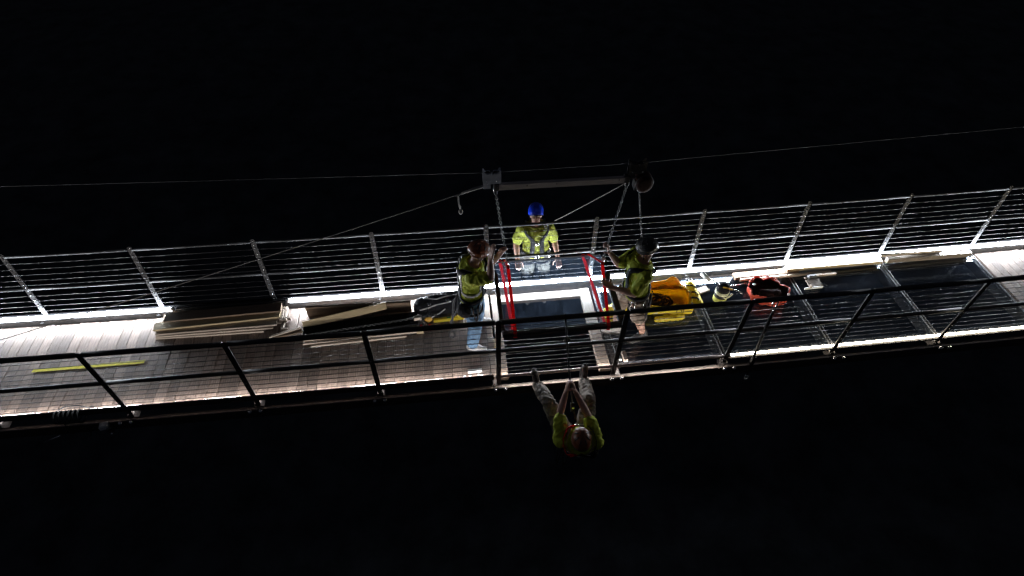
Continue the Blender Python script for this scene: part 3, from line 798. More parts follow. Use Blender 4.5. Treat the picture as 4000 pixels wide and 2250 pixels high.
def chain_links(a, b, pitch=.032, r=.0045, w=.0115):
    a, b = V(a), V(b); L = (b - a).length; n = int(L / pitch); d = (b - a).normalized()
    ref = V((0, 1, 0)) if abs(d.y) < .9 else V((1, 0, 0)); u = (ref - d * ref.dot(d)).normalized(); w2 = d.cross(u)
    m = MB()
    for i in range(n):
        p = a + d * (i + .5) * L / n; s = u if i % 2 else w2
        pts = []
        for k in range(8):
            an = 2 * PI * k / 8; pts.append(p + d * (pitch * .66) * math.cos(an) + s * w * math.sin(an))
        m.tube(pts, r, 5, closed=True)
    return m
def chain(a, b, label, hook=True, **k):
    t = thing('lifting_chain', a, label, 'chain', 'lifting chains')
    lk = chain_links(a, b, **k).build('links', mat('chain_steel', (.07, .07, .07), .5, metal=.4), t, True); lk['kind'] = 'stuff'
    if hook:
        e = V(b); MB().tube([e + V((0, 0, .01)), e + V((0, 0, -.03)), e + V((.022, 0, -.055)), e + V((.01, 0, -.085)), e + V((-.02, 0, -.075))], .009, 8).build('hook', M_CHROME, t, True)
        MB().box(e + V((0, 0, .005)), (.035, .03, .045), ch=.006).build('swivel', M_CHROME, t)
        MB().tube([e + V((.035, 0, -.02)), e + V((-.06, -.01, .0))], .007, 8).build('latch', M_CHROME, t, True)
    s = V(a); MB().tube([s + V((-.02, 0, .05)), s + V((.02, 0, .05)), s + V((.018, 0, .0)), s + V((-.018, 0, .0)), s + V((-.02, 0, .05))], .007, 6).build('shackle', M_CHROME, t, True)
    return t
chain((.045, HY, 2.35), (.165, HY, 1.37), 'left lifting chain, from the beam down beside the raised hand')
chain((1.40, HY, 2.33), (1.275, HY, 1.31), 'right lifting chain, from the hoist to the hand of the worker')
chain((1.545, HY + .02, 2.26), (1.80, .78, 1.20), 'hand chain falling from the hoist behind the charcoal helmet', hook=False, pitch=.026, r=.003, w=.008)

# tag line and loose tail
tl = thing('tag_line', (-.09, HY, 2.42), 'long grey tag line slanting from the left trolley down over the planks', 'rope')
MB().tube(catenary((-.06, HY, 2.435), (-7.35, HY + .02, .17), .03, 20), .0055, 8).build('rope', M_ROPE, tl, True)
MB().tube([(-.03, HY, 2.44), (-.16, HY, 2.405), (-.30, HY, 2.355)], [.013, .015, .009], 8).build('splice', M_ROPE, tl, True)
MB().tube([(-.30, HY, 2.35), (-.335, HY, 2.335), (-.33, HY, 2.24), (-.318, HY, 2.16)], .008, 8).build('tail', M_ROPE, tl, True)
MB().ball((-.316, HY, 2.125), (.024, .022, .032), 10, 7).build('knot', M_ROPE, tl, True)
tl2 = thing('safety_rope', (1.39, HY, 2.39), 'thin rope from the hoist down to the worker outside the far railing', 'rope')
MB().tube(catenary((1.40, HY, 2.37), (.80, 1.70, .93), .01, 10), .0032, 6).build('rope', M_ROPE, tl2, True)
MB().tube([(.80 + .02 * math.cos(k * PI / 6), 1.70, .91 + .03 * math.sin(k * PI / 6)) for k in range(12)], .006, 6, closed=True).build('carabiner', M_CHROME, tl2, True)

# glass panel carried level in two red slings over the open bay
GZ, GX0, GX1, GY0, GY1 = .80, .075, 1.43, .045, 1.20
gp = thing('hoisted_glass_panel', ((GX0 + GX1) / 2, (GY0 + GY1) / 2, GZ), 'dusty glass floor panel hanging level in red slings over the open bay', 'glass panel')
MB().box(((GX0 + GX1) / 2, (GY0 + GY1) / 2, GZ), (GX1 - GX0, GY1 - GY0, .026)).build('glass_pane', M_GLASSP, gp)
MB().box(((GX0 + GX1) / 2, GY0 - .002, GZ - .003), (GX1 - GX0 + .05, .075, .045), ch=.006).build('edge_bar', M_BLACK, gp)
MB().box((GX0 - .012, (GY0 + GY1) / 2 - .08, GZ - .004), (.055, GY1 - GY0 - .24, .042), ch=.006).build('edge_bar', M_BLACK, gp)
MB().box((GX1 + .008, (GY0 + GY1) / 2 - .15, GZ - .004), (.075, GY1 - GY0 - .38, .042), ch=.006).build('edge_bar', M_BLACK, gp)
MB().box(((GX0 + GX1) / 2, GY1 + .004, GZ), (GX1 - GX0, .010, .030)).build('edge_strip', M_DARK, gp)
def sling(x, hook, label):
    t = thing('red_sling', (x, .62, GZ), label, 'sling', 'red slings round the glass panel')
    h = V(hook); y0, y1 = GY0 - .045, GY1 + .014
    MB().ribbon([h, h.lerp(V((x, y0, GZ + .03)), .5) + V((0, 0, -.004)), (x, y0, GZ + .028)], (0, .55, .83), .036, .005).build('near_leg', M_RED, t)
    MB().ribbon([h, (x + .004, y1, GZ + .022)], (0, -.6, .8), .034, .005).build('far_leg', M_RED, t)
    MB().ribbon([(x - .055, y1, GZ + .02), (x - .055, y1 + .004, GZ - .03), (x - .045, y1 - .06, GZ - .034), (x - .012, y0 + .05, GZ - .034), (x, y0 - .004, GZ - .03), (x, y0 - .004, GZ + .03)], [V((0, 1, 0)), V((0, 1, -.6)), V((0, 0, -1)), V((0, 0, -1)), V((0, -1, -.6)), V((0, -1, 0))], .036, .005).build('under_strap', M_RED, t)
    MB().ribbon([h + V((0, .015, -.02)), h + V((0, 0, .012)), h + V((0, -.015, -.02))], [V((0, 1, .2)), V((0, 0, 1)), V((0, -1, .2))], .03, .007).build('eye', M_RED, t)
sling(.195, (.175, .62, 1.29), 'red webbing sling at the left end of the glass panel')
sling(1.265, (1.275, .62, 1.235), 'red webbing sling at the right end of the glass panel')

# rope of the hanging worker, tied to the near top rail
ring_p, _ = hm_surf(.07, 0, .05)
rp = thing('descent_rope', (.745, -.045, 1.09), 'black rope tied to the near top rail, held by the worker leaning back', 'rope')
MB().tube([(.735, -.03, 1.13), (.738, -.075, 1.05), (.74, -.35, .74), (.742, -.52, .565), (.765, -.64, .33), tuple(ring_p + V((0, .05, .02)))], .011, 8).build('rope', M_ROPEK, rp, True)
MB().tube([(.735, -.033 + .036 * math.cos(a), 1.085 + .036 * math.sin(a)) for a in [2 * PI * k / 14 for k in range(14)]], .011, 8, closed=True).build('rail_hitch', M_ROPEK, rp, True)
MB().tube([(.740 + .028 * math.cos(a), -.20, .90 + .04 * math.sin(a)) for a in [2 * PI * k / 14 for k in range(14)]], .009, 8, closed=True).build('rope_ring', M_GALV, rp, True)
MB().box((.768, -.665, .28), (.05, .03, .11), Matrix.Rotation(-.5, 3, 'X'), ch=.01).build('descender', M_BLACK, rp)
MB().box((.768, -.69, .295), (.028, .012, .02), Matrix.Rotation(-.5, 3, 'X')).build('descender_handle', M_CHROME, rp)

# ------------------------------------------------------------------ timber on the planks
def board(name, label, c, L, w, h, rz=0.0, ry=0.0, rx=0.0, m=None, group='loose boards on the deck', cat='board'):
    R = Matrix.Rotation(rz, 3, 'Z') @ Matrix.Rotation(ry, 3, 'Y') @ Matrix.Rotation(rx, 3, 'X')
    b = MB(); rnd = random.Random(hash((round(c[0] * 100), round(c[1] * 100))) % 999)
    n = 6; rs = []
    hw, hh, ch = w / 2, h / 2, min(w, h) * .10
    pr = [(-hw + ch, -hh), (hw - ch, -hh), (hw, -hh + ch), (hw, hh - ch), (hw - ch, hh), (-hw + ch, hh), (-hw, hh - ch), (-hw, -hh + ch)]
    for i in range(n):
        x = -L / 2 + L * i / (n - 1); dy, dz = rnd.uniform(-.0015, .0015), rnd.uniform(-.001, .001)
        b.v += [(x, p + dy, q + dz) for p, q in pr]
    k = len(pr)
    for i in range(n - 1):
        for j in range(k): b.f.append((i * k + j, i * k + (j + 1) % k, (i + 1) * k + (j + 1) % k, (i + 1) * k + j))
    b.f += [tuple(range(k)), tuple(range((n - 1) * k, n * k))]
    o = b.build(name, m or M_LUM); o.location = (c[0], c[1], c[2] + zc(c[0])); o.rotation_euler = R.to_euler()
    return tag(o, label, cat, group)
# left stack
for i, (x, y, z, L, mm, lb) in enumerate((
    (-3.62, 1.105, .013, 1.34, M_LUM, 'lowest and nearest board edge of the stepped timber stack on the left'),
    (-3.555, 1.122, .041, 1.46, M_LUM, 'second board from the bottom of the stepped timber stack on the left'),
    (-3.53, 1.140, .069, 1.50, M_LUM, 'third board from the bottom of the stepped timber stack on the left'))):
    board('timber_board', lb, (x, y, z), L, .14, .025, rz=.010 * (i - 1) - .004, m=mm)
board('timber_board', 'bright yellow-edged board lying aslant across the left timber stack', (-3.53, 1.212, .099), 1.56, .13, .028, rz=.040, m=M_LUMY)
board('timber_board', 'dark brown topmost board at the back of the left timber stack', (-3.47, 1.315, .130), 1.46, .15, .026, rz=.022, m=M_LUMD)
board('timber_board', 'brown board on the planks under the back of the left timber stack', (-3.50, 1.33, .045), 1.50, .15, .085, rz=.004, m=M_LUMD)
# stepped steel angles right of the stack
for k, (x, y, z, L1, L2, lb) in enumerate(((-2.70, 1.39, .05, .20, .20, 'outermost of the nested steel angle frames beside the left timber stack'),
                                         (-2.735, 1.33, .075, .18, .18, 'middle one of the nested steel angle frames beside the left timber stack'),
                                         (-2.71, 1.17, .04, .16, .15, 'lowest of the nested steel angle frames beside the left timber stack'))):
    t = thing('steel_bracket', (x, y, z), lb, 'bracket', 'steel angle frames')
    MB().bar((x - L1, y, z), (x + .014, y, z), .028, .05).build('long_leg', M_BEIGE, t)
    MB().bar((x, y - .016, z), (x, y - L2, z), .028, .05).build('short_leg', M_BEIGE, t)
    MB().bar((x + .016, y - L2 + .014, z), (x + .07, y - L2 + .014, z), .028, .05).build('foot', M_BEIGE, t)
# middle group
nb = board('timber_board', 'brown board with nails along its back edge, behind the black channel', (-1.73, 1.225, .100), 1.36, .042, .195, rz=-.035, m=M_LUMD)
for k in range(5):
    MB().tube([(-.5 + .24 * k, .006, .09), (-.5 + .24 * k + .004, .008, .135)], .0045, 6).build('nail', M_GALV, nb)
board('timber_board', 'yellow pine board sloping up onto the black channel in the middle', (-1.90, 1.09, .150), 1.08, .090, .034, rz=.13, ry=-.085, rx=.85, m=M_LUMY)
board('timber_board', 'thin brown batten beneath the sloping yellow pine board', (-2.45, .985, .03), .75, .05, .03, rz=.19, m=M_LUMD)
board('timber_board', 'short bright lath lying aslant between the two timber piles', (-2.665, .965, .045), .40, .030, .030, rz=.30, m=M_LUM)
for i, (x, y, z, L, rz, lb) in enumerate((
    (-1.72, .755, .016, 1.20, .035, 'lowest bright lath in front of the black channel'),
    (-1.70, .792, .036, 1.44, .034, 'middle bright lath in front of the black channel'),
    (-1.68, .835, .058, 1.46, .046, 'uppermost bright lath in front of the black channel'))):
    board('timber_lath', lb, (x, y, z), L, .034, .028, rz=rz, m=M_LUM, group='bright laths')
sc_ = thing('black_channel', (-1.70, .95, .07), 'black steel channel lying along the planks with a chain on it', 'steel beam')
a, b_ = V((-2.42, .905, .095)), V((-.97, 1.00, .095))
M_CHN = mat('black_channel_paint', (.008, .008, .009), .9, var=.4, bump=.1, spec=.12)
MB().bar(a, b_, .19, .012).build('web', M_CHN, sc_)
n_ = (b_ - a).normalized().cross(V((0, 0, 1)))
for s in (-1, 1):
    MB().bar(a + n_ * s * .101 + V((0, 0, -.03)), b_ + n_ * s * .101 + V((0, 0, -.03)), .010, .075).build('flange', M_CHN, sc_)
pc = thing('loose_chain', (-1.70, .89, .11), 'galvanised chain laid along the black steel channel', 'chain')
lk = chain_links((-2.39, .84, .112), (-.72, 1.01, .112), .034, .0055, .013).build('links', M_GALV, pc, True); lk['kind'] = 'stuff'
board('timber_block', 'small pale wood block at the right end of the black channel', (-.965, .965, .13), .09, .05, .05, rz=.1, m=M_LUM, cat='block', group='small pale blocks')
board('timber_block', 'small pale offcut at the right end of the bright laths', (-.945, .815, .03), .085, .05, .045, rz=.12, m=M_LUMY, cat='block', group='small pale blocks')
# far edge of the glass floor
board('timber_board', 'brown grooved plank lying on the far edge of the glass behind the red bag', (3.95, 1.345, .032), .95, .11, .05, rz=.02, m=M_LUMD, group='boards on the glass floor')
board('timber_board', 'pale narrow board lying on the far edge of the glass behind the red bag', (4.22, 1.275, .030), 1.36, .035, .04, rz=.012, m=M_LUM, group='boards on the glass floor')
board('timber_board', 'pale pine board propped against the lamp tube right of the red bag', (4.98, 1.385, .060), 1.45, .09, .05, rz=.012, m=M_LUMY, group='boards on the glass floor')
board('timber_board', 'thin grey-brown board under the long lamp tube at the right end of the glass', (6.43, 1.385, .050), 1.30, .06, .08, rz=.004, m=M_BEIGE, group='boards on the glass floor')
board('timber_board', 'short pale board lying over the lamp tube between two far posts', (6.15, 1.437, .120), .95, .05, .035, rz=.006, m=M_LUM, group='boards on the glass floor')
board('timber_lath', 'round-ended pale stake beside the steel plate bracket', (4.80, 1.235, .030), .30, .035, .035, rz=.04, m=M_LUM, group='boards on the glass floor')

# worn yellow tape on the planks
t_ = MB(); L0, L1, n = -5.62, -4.33, 26
for i in range(n + 1):
    x = L0 + (L1 - L0) * i / n; w = .019 + .004 * noise.noise(V((x * 9, 0, 0))); y = .687 + .012 * i / n
    w += .006
    t_.v += [(x, y - w, .004 + zc(x)), (x + .01, y + w + .004 * noise.noise(V((x * 13, 5, 0))), .004 + zc(x))]
for i in range(n): t_.f.append((2 * i, 2 * i + 2, 2 * i + 3, 2 * i + 1))
yt = t_.build('yellow_tape', M_PAINT); tag(yt, 'worn strip of yellow marking tape stuck across the planks', 'tape')
so = yt.modifiers.new('s', 'SOLIDIFY'); so.thickness = .0015

# ------------------------------------------------------------------ bags and tools
def soft(mb, voxel, amp, freq, seed=0, it=3): return remeshed(mb, voxel, it, amp, freq, (1, 1, 1), seed)
# black duffel left of the jeans
db = thing('duffel_bag', (-.66, 1.19, 0), 'black duffel bag with loose straps beside the worker in jeans', 'bag')
m = MB(); m.caps((-.90, 1.17, .125), .115, (-.44, 1.24, .125), .12, 14); m.caps((-.86, 1.12, .08), .08, (-.46, 1.17, .085), .09, 12)
body = link('body', soft(m, .014, .010, 12, 3), M_BLACKC, db)
for pts in ([(-.93, 1.06, .17), (-.80, 1.03, .24), (-.66, 1.05, .27), (-.52, 1.10, .25)], [(-.88, 1.20, .25), (-.70, 1.15, .262), (-.50, 1.20, .262), (-.38, 1.25, .24)],
            [(-.90, 1.02, .05), (-.80, 1.0, .06), (-.68, 1.04, .10), (-.60, 1.06, .16)]):
    MB().tube(catenary(pts[0], pts[1], 0, 4)[:-1] + catenary(pts[1], pts[2], -.01, 4)[:-1] + catenary(pts[2], pts[3], 0, 4), .008, 6).build('strap', M_TAPE, db, True)
for p in ((-.80, 1.08, .245), (-.56, 1.13, .252)):
    MB().box(p, (.04, .03, .012), ch=.003).build('buckle', M_CHROME, db)
MB().tube([(-.45, 1.17, .29), (-.66, 1.22, .27), (-.72, 1.31, .245)], .007, 6).build('strap', M_BLACK, db, True)
lv = thing('spirit_level', (-.56, 1.00, .02), 'yellow spirit level on the planks in front of the duffel bag', 'level')
MB().box((-.565, 1.00, .025), (.40, .045, .045), Matrix.Rotation(.05, 3, 'Z'), ch=.006).build('body', M_YELLOW, lv)
MB().box((-.565, 1.00, .049), (.05, .02, .006), Matrix.Rotation(.05, 3, 'Z')).build('vial', M_GREEN, lv)
ah = tag(MB().ballm((-.83, 1.0, .045), (.055, .035, .045), Matrix.Identity(3), 14, 8).build('tool_roll', M_AMBER, smooth=True), 'amber tool roll lying beside the end of the loose chain', 'tool')
for k, (x, lb) in enumerate(((-.935, 'red handled clamp nearest the pale block'), (-.825, 'red handled clamp nearer the duffel bag'))):
    t = thing('hand_clamp', (x, .915, .0), lb, 'clamp', 'red handled clamps')
    MB().caps((x - .005, .885, .022), .014, (x + .005, .93, .022), .013, 8).build('grip', M_RED, t, True)
    MB().tube([(x + .02, .895, .015), (x + .075, .90, .015), (x + .08, .93, .015), (x + .02, .935, .015)], .007, 6).build('jaw', M_CHROME, t, True)
ln = thing('harness_lanyard', (-.46, .86, .9), 'black lanyard hanging from the harness of the worker in jeans', 'lanyard')
MB().tube([(-.40, .56, .98), (-.47, .60, .78), (-.50, .64, .50), (-.52, .66, .28), (-.53, .66, .16)], .014, 8).build('strap', M_ROPEK, ln, True)
MB().tube([(-.53 + .035 * math.cos(a), .66, .11 + .065 * math.sin(a)) for a in [2 * PI * k / 16 for k in range(16)]], .011, 8, closed=True).build('hook', M_DARK, ln, True)
MB().tube([(-.40, .56, .98), (-.44, .53, .70), (-.53, .58, .46), (-.54, .62, .30), (-.53, .66, .18)], .010, 8).build('second_strap', M_ROPEK, ln, True)
tag(MB().box((-.28, .135, .012), (.17, .045, .022), Matrix.Rotation(.03, 3, 'Z'), ch=.008).build('white_spacer', M_WHITE), 'white plastic spacer lying on the planks near the left post of the open bay', 'spacer')
for k, (x, y, lb) in enumerate(((-.41, .07, 'leftmost small white washer on the planks below the white spacer'), (-.345, .075, 'second small white washer on the planks below the white spacer'), (-.24, .085, 'third small white washer on the planks below the white spacer'), (-.20, .06, 'rightmost small white washer on the planks below the white spacer'))):
    tag(MB().tube([(x, y, .003), (x, y, .012)], .014, 12).build('washer', M_WHITE), lb, 'washer', 'small white washers')
tg = thing('yellow_shim', (.0, .56, 0), 'pale yellow packing shim standing on the frame beside the post', 'shim')
MB().box((.015, .545, .005), (.055, .12, .03), ch=.004).build('block', M_LUMY, tg)

# yellow bag on the glass
yb = thing('yellow_rescue_bag', (2.25, .98, 0), 'large open yellow bag with orange lining on the glass floor', 'bag')
def bag_shell(cx, cy, L, D, Hh, tk, name, mo, mi, parent, flare=1.08, rot=0.0, seed=0, zb=0.004, n=48, corner=3.2, crumple=.045):
    R = Matrix.Rotation(rot, 3, 'Z'); o_ = MB(); i_ = MB(); nl = 7
    def pt(a, k, z, ins):
        c, s = math.cos(a), math.sin(a)
        rr = (abs(c) ** corner + abs(s) ** corner) ** (-1 / corner)
        w = 1 + crumple * 1.6 * noise.noise(V((c * 2.5, s * 2.5, z * 11 + seed))) + crumple * .5 * (1 - 2 * abs(noise.noise(V((c * 6, s * 6, z * 22 + seed)))))
        p = V(((L / 2 - ins) * c * rr * k * w, (D / 2 - ins) * s * rr * k * w, 0))
        p = R @ p
        return (cx + p.x, cy + p.y, zb + z + crumple * (1.5 * noise.noise(V((c * 2.2, s * 2.2, seed + 4))) + .5 * noise.noise(V((c * 6, s * 6, seed + 8)))) * (z / Hh))
    for i in range(nl):
        f = i / (nl - 1); k = .93 + (flare - .93) * f + .05 * math.sin(PI * f)
        for j in range(n):
            a = 2 * PI * j / n
            o_.v.append(pt(a, k, Hh * f, 0)); i_.v.append(pt(a, k, max(.015, Hh * f - .002), tk))
    for i in range(nl - 1):
        for j in range(n):
            j2 = (j + 1) % n
            o_.f.append((i * n + j, i * n + j2, (i + 1) * n + j2, (i + 1) * n + j)); i_.f.append((i * n + j2, i * n + j, (i + 1) * n + j, (i + 1) * n + j2))
    o_.f.append(tuple(range(n))[::-1]); i_.f.append(tuple(range(n)))
    a = o_.build('outer_wall', mo, parent, True); c = i_.build('lining', mi, parent, True)
    rim = MB().tube([((V(o_.v[-n + j]) + V(i_.v[-n + j])) / 2) for j in range(n)], .010, 6, closed=True).build('rim', mo, parent, True)
    return a
bag_shell(2.33, .97, .70, .37, .17, .018, 'x', M_YELLOW, M_ORANGE, yb, rot=-.06, seed=2, flare=1.03, crumple=.05)
pts = []
for k in range(140):
    a = 2 * PI * k / 20; r = .085 + .018 * math.sin(k * .37); pts.append((2.27 + .06 * math.sin(k * .045) + r * 1.35 * math.cos(a), .97 + r * math.sin(a), .05 + .0006 * k + .012 * math.sin(k * .9)))
MB().tube(pts, .011, 6).build('coiled_rope', mat('dark_brown_rope', (.07, .035, .018), .9, var=.4, scale=60, bump=.4), yb, True)
# raised lid at the back and right, orange inside
lid = MB(); nl = 9
for i in range(nl):
    f = i / (nl - 1); x = 2.10 + .60 * f
    h1 = .14; h2 = .19 + .04 * math.sin(PI * f) + .12 * math.exp(-((f - .66) / .13) ** 2) - .07 * max(0, f - .75) * 4 + .05 * noise.noise(V((x * 9, 1, 0)))
    for z, y in ((h1, 1.13 - .04 * f), ((h1 + h2) / 2, 1.18 - .05 * f), (h2, 1.215 - .07 * f)):
        lid.v.append((x, y + .012 * noise.noise(V((x * 7, z * 9, 0))), z))
for i in range(nl - 1):
    for k in range(2):
        q = i * 3 + k; lid.f.append((q, q + 3, q + 4, q + 1))
lo = lid.build('lid', M_ORANGE, yb, True); s_ = lo.modifiers.new('s', 'SOLIDIFY'); s_.thickness = .012
fl = MB()
for i in range(7):
    f = i / 6; y = 1.17 - .40 * f
    for z, x in ((.19, 2.68 + .01 * f), (.22 + .015 * math.sin(f * 9), 2.75 + .03 * f), (.16, 2.81 + .05 * f)):
        fl.v.append((x + .01 * noise.noise(V((y * 9, z, 3))), y, z - .06 * f))
for i in range(6):
    for k in range(2):
        q = i * 3 + k; fl.f.append((q, q + 3, q + 4, q + 1))
fo = fl.build('side_flap', M_YELLOW, yb, True); s_ = fo.modifiers.new('s', 'SOLIDIFY'); s_.thickness = .012
for k, y in enumerate((1.10, .98, .88)):
    MB().tube([(2.67, y, .20), (2.74, y - .02, .222 - .006 * k), (2.80, y - .03, .185 - .02 * k)], .012, 6).build('strap', M_BLACKC, yb, True)
fb = MB()
for i in range(13):
    f = i / 12; x = 2.06 + .60 * f; y = .785 - .035 * f
    for z, dy in ((.02, .012), (.07, -.02), (.13, -.026), (.185 + .012 * math.sin(f * 11), -.006)):
        fb.v.append((x + .006 * noise.noise(V((x * 9, z * 20, 2))), y + dy + .014 * noise.noise(V((x * 8, z * 12, 7))), z))
for i in range(12):
    for k in range(3):
        q = i * 4 + k; fb.f.append((q, q + 4, q + 5, q + 1))
fbo = fb.build('front_panel', M_YELLOW, yb, True); s_ = fbo.modifiers.new('s', 'SOLIDIFY'); s_.thickness = .012
for k, dx in enumerate((.08, .13, .17)):
    MB().bar((2.36 + dx, .733 - .06 * dx, .150), (2.36 + dx + (.03 if k == 1 else .004), .733 - .06 * dx, .090), .003, .010, (1, 0, 0)).build('printed_mark', M_BLACK, yb)
MB().box((2.14, .748, .115), (.10, .008, .05), Matrix.Rotation(-.06, 3, 'Z')).build('reflective_patch', M_TAPE, yb)
m = MB(); m.caps((2.18, .69, .033), .033, (2.52, .70, .036), .036, 10)
link('front_pocket', soft(m, .010, .013, 20, 5), M_YELLOW, yb)
y2 = thing('yellow_sack', (1.60, .80, 0), 'small crumpled yellow sack at the feet of the worker in shorts', 'bag')
m = MB(); m.caps((1.56, .85, .07), .075, (1.72, .90, .10), .085, 10); m.caps((1.52, .78, .05), .055, (1.60, .74, .045), .05, 10); m.caps((1.74, .93, .16), .05, (1.70, .92, .20), .03, 8)
link('body', soft(m, .012, .016, 13, 8, 1), M_YELLOW, y2)
MB().tube([(1.50, .73, .06), (1.56, .69, .13), (1.63, .70, .12), (1.67, .72, .05)], .008, 6).build('handle', M_BLACKC, y2, True)
for k, (x, y, lb) in enumerate(((1.535, .185, 'pale block standing alone on the glass near the right post of the open bay'),)):
    board('timber_block', lb, (1.60, .14, .03), .05, .14, .05, rz=.02, m=M_LUM, cat='block', group='small pale blocks')
for k, (x, y, lb) in enumerate(((1.53, .20, 'upper one of the white rubber pads beside the pale block on the glass'), (1.505, .125, 'lower left one of the white rubber pads beside the pale block on the glass'), (1.545, .11, 'lower right one of the white rubber pads beside the pale block on the glass'))):
    tag(MB().ball((x, y, .014), (.020, .018, .013), 10, 6).build('rubber_pad', M_WHITE, smooth=True), lb, 'pad', 'white rubber pads')

# tool bucket: black and yellow
tb = thing('tool_bucket', (3.14, .97, 0), 'black and yellow tool bucket with a hammer and wrench on the glass floor', 'bucket')
ZB = zc(3.14)
def drum(z0, z1, r0, r1, m, nm):
    MB().rings([(V((3.14, .97, z0 + ZB)), V((r0, 0, 0)), V((0, r0, 0))), (V((3.14, .97, z1 + ZB)), V((r1, 0, 0)), V((0, r1, 0)))], 20).build(nm, m, tb, True)
drum(.004, .085, .092, .090, mat('bucket_lime', (.42, .42, .08), .55, var=.15), 'base')
drum(.085, .145, .091, .091, M_BLACK, 'dark_band')
drum(.145, .195, .094, .092, mat('bucket_pale_band', (.78, .78, .55), .5, var=.1), 'pale_band')
drum(.195, .27, .090, .084, M_BLACKC, 'collar')
MB().tube([(3.16, .98, .24), (3.00, 1.04, .33), (2.90, 1.07, .37)], .011, 8).build('hammer_handle', M_CHROME, tb, True)
MB().rings([(V((2.93, 1.03, .35)), V((.025, 0, 0)), V((0, .006, .025))), (V((2.86, 1.12, .39)), V((.034, 0, 0)), V((0, .01, .032)))], 12).build('hammer_head', M_WHITE, tb, True)
MB().caps((3.12, .94, .285), .014, (3.22, .90, .275), .013, 8).build('screwdriver_handle', M_AMBER, tb, True)
MB().tube([(3.24, .90, .27), (3.34, .86, .245), (3.36, .845, .22)], .007, 8).build('wrench', M_CHROME, tb, True)
MB().ball((3.15, .97, .27), (.07, .06, .03), 12, 6).build('tool_pile', M_BLACKC, tb, True)
MB().tube([(3.10, .895, .17), (3.16, .875, .13), (3.22, .88, .17), (3.25, .90, .19)], .012, 6).build('side_handle', mat('bucket_pale_band', (.78, .78, .55)), tb, True)
sk = tag(MB().box((2.97, 1.16, .012 + ZB), (.16, .10, .016), Matrix.Rotation(.3, 3, 'Z'), ch=.004).build('packing_plate', M_BEIGE), 'beige packing plate on the glass behind the tool bucket', 'plate')
tag(MB().tube([(3.22, 1.155, .02 + ZB), (3.62, 1.215, .02 + ZB)], .010, 10).build('steel_rod', M_CHROME, smooth=True), 'bright steel rod on the glass between tool bucket and red bag', 'rod')

# red tool bag
rb = thing('red_tool_bag', (3.80, .93, 0), 'open red tool bag with dark lining on the glass floor', 'bag')
bag_shell(3.80, .95, .47, .39, .14, .016, 'x', M_REDBAG, M_DKRED, rb, rot=-.35, seed=6, flare=1.08, zb=.004 + zc(3.8), corner=2.6, crumple=.095)
MB().tube([(3.64, .80, .17), (3.74, .73, .16), (3.90, .70, .13), (3.98, .75, .17)], .011, 6).build('handle', M_REDBAG, rb, True)
MB().tube([(3.62, 1.10, .17), (3.68, 1.17, .20), (3.82, 1.15, .22), (3.97, 1.04, .18)], .011, 6).build('handle', M_REDBAG, rb, True)
MB().ball((3.60, 1.02, .21), (.022, .014, .014), 8, 5).build('buckle', M_WHITE, rb, True)
MB().ball((3.97, .77, .235), (.018, .016, .022), 8, 5).build('clasp', M_WHITE, rb, True)
m = MB(); m.caps((3.72, .95, .07), .07, (3.90, .90, .08), .08, 10)
link('contents', soft(m, .014, .014, 12, 3, 1), M_DKRED, rb)

# brackets on the glass
bk = thing('plate_bracket', (4.55, 1.08, 0), 'flat steel plate bracket with a lip on the glass right of the red bag', 'bracket')
ZK = zc(4.55)
MB().box((4.56, 1.09, .025 + ZK), (.20, .15, .010), Matrix.Rotation(.05, 3, 'Z') @ Matrix.Rotation(.12, 3, 'X')).build('plate', M_BEIGE, bk)
MB().box((4.51, 1.012, .022 + ZK), (.26, .016, .026), Matrix.Rotation(.03, 3, 'Z')).build('lip', M_WHITE, bk)
MB().ball((4.47, 1.03, .045 + ZK), .020, 8, 6).build('knob', M_LUM, bk, True)
MB().tube([(4.65, 1.08, .03 + ZK), (4.72, 1.04, .02 + ZK)], .005, 6).build('pin', M_GALV, bk)
bk2 = thing('angle_cleat', (4.56, 1.25, 0), 'small bent steel cleat behind the plate bracket', 'bracket')
MB().box((4.58, 1.215, .035 + ZK), (.14, .06, .06), Matrix.Rotation(.05, 3, 'Z'), ch=.018).build('cleat', M_ALU, bk2)
MB().ball((4.475, 1.195, .035 + ZK), .018, 8, 6).build('knob', M_LUM, bk2, True)

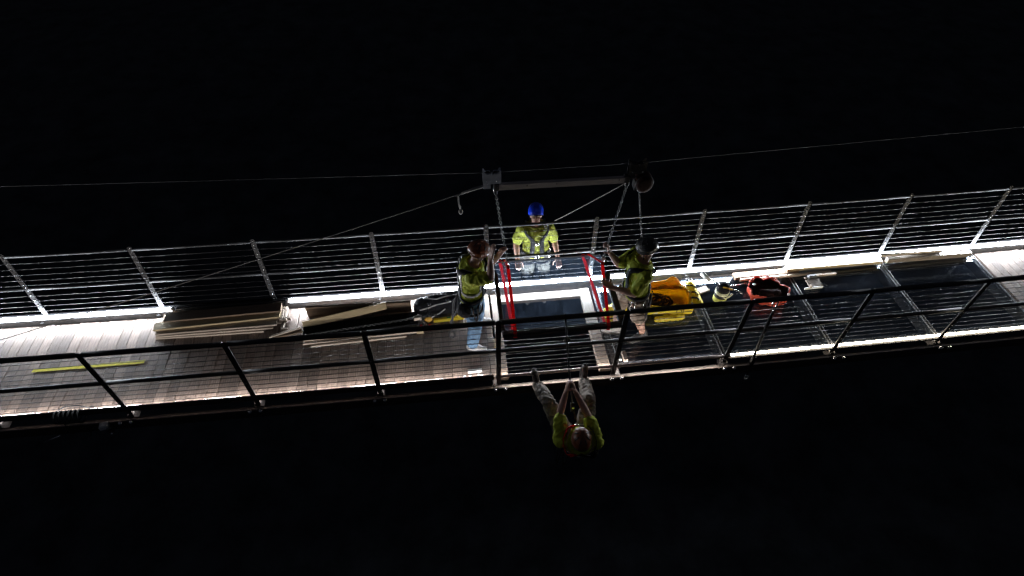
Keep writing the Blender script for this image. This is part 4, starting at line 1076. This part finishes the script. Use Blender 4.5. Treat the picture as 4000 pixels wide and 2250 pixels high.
# ------------------------------------------------------------------ outside the near railing
ly = thing('rail_lanyard', (3.16, -.06, 1.09), 'black lanyard with steel clips hanging outside the near railing below the red bag', 'lanyard')
MB().tube([(3.155, -.065, .90), (3.165, -.07, .55), (3.175, -.085, .12)], .017, 8).build('strap', M_BLACKC, ly, True)
MB().tube([(3.152 + .03 * math.cos(a), -.045, 1.03 + .06 * math.sin(a)) for a in [2 * PI * k / 14 for k in range(14)]], .008, 8, closed=True).build('clip', M_CHROME, ly, True)
MB().tube([(3.155, -.06, .97), (3.155, -.065, .90)], .012, 8).build('swivel', M_CHROME, ly, True)
MB().box((3.178, -.095, .03), (.045, .04, .16), ch=.01).build('shock_pack', M_BLACKC, ly)
MB().tube([(3.18, -.10, -.05), (3.185, -.11, -.20), (3.19, -.115, -.24)], .012, 8).build('tail', M_BLACKC, ly, True)
MB().tube([(3.19 + .03 * math.cos(a), -.115, -.30 + .05 * math.sin(a)) for a in [2 * PI * k / 14 for k in range(14)]], .008, 8, closed=True).build('lower_clip', M_CHROME, ly, True)

jb = thing('junction_box', (-4.53, -.125, -.06), 'white metal junction box bolted outside the near edge on the left', 'junction box')
ZJ = zc(-4.5)
MB().box((-4.545, -.145, -.055 + ZJ), (.09, .075, .06), Matrix.Rotation(.2, 3, 'Z'), ch=.012).build('box', M_WHITE, jb)
MB().box((-4.495, -.165, -.11 + ZJ), (.055, .05, .09), Matrix.Rotation(.6, 3, 'Z'), ch=.012).build('elbow', M_GALV, jb)
MB().ball((-4.49, -.19, -.16 + ZJ), .018, 8, 6).build('gland', M_CHROME, jb, True)
cw = thing('cable_coil', (-4.9, -.06, .06), 'dark coil of cable tied round the near edge on the left', 'cable')
pts = []
for k in range(90):
    a = 2 * PI * k / 15; x = -5.06 + .30 * k / 89
    pts.append((x, -.045 + .075 * math.cos(a), .035 + zc(x) + .062 * math.sin(a)))
MB().tube(pts, .009, 6).build('turns', M_ROPEK, cw, True)
MB().tube([(-5.08, .06, .05), (-4.98, .07, .11), (-4.83, .065, .11), (-4.70, .05, .04)], .008, 6).build('lead', M_ROPEK, cw, True)
MB().tube([(-4.78, -.10, -.02), (-4.74, -.13, -.14), (-4.79, -.13, -.24)], .007, 6).build('tail', M_ROPEK, cw, True)
wd_ = thing('hanging_rod', (-5.1, -.16, -.2), 'bright thin rod hanging on a dark cord below the near edge on the left', 'rod')
MB().tube([(-5.29, -.16, -.235), (-5.055, -.16, -.125)], [.011, .009], 8).build('rod', M_CHROME, wd_, True)
MB().tube([(-5.055, -.16, -.125), (-4.98, -.15, -.10), (-4.93, -.13, -.16), (-4.95, -.12, -.02), (-4.97, -.10, .03)], .008, 6).build('cord', M_ROPEK, wd_, True)
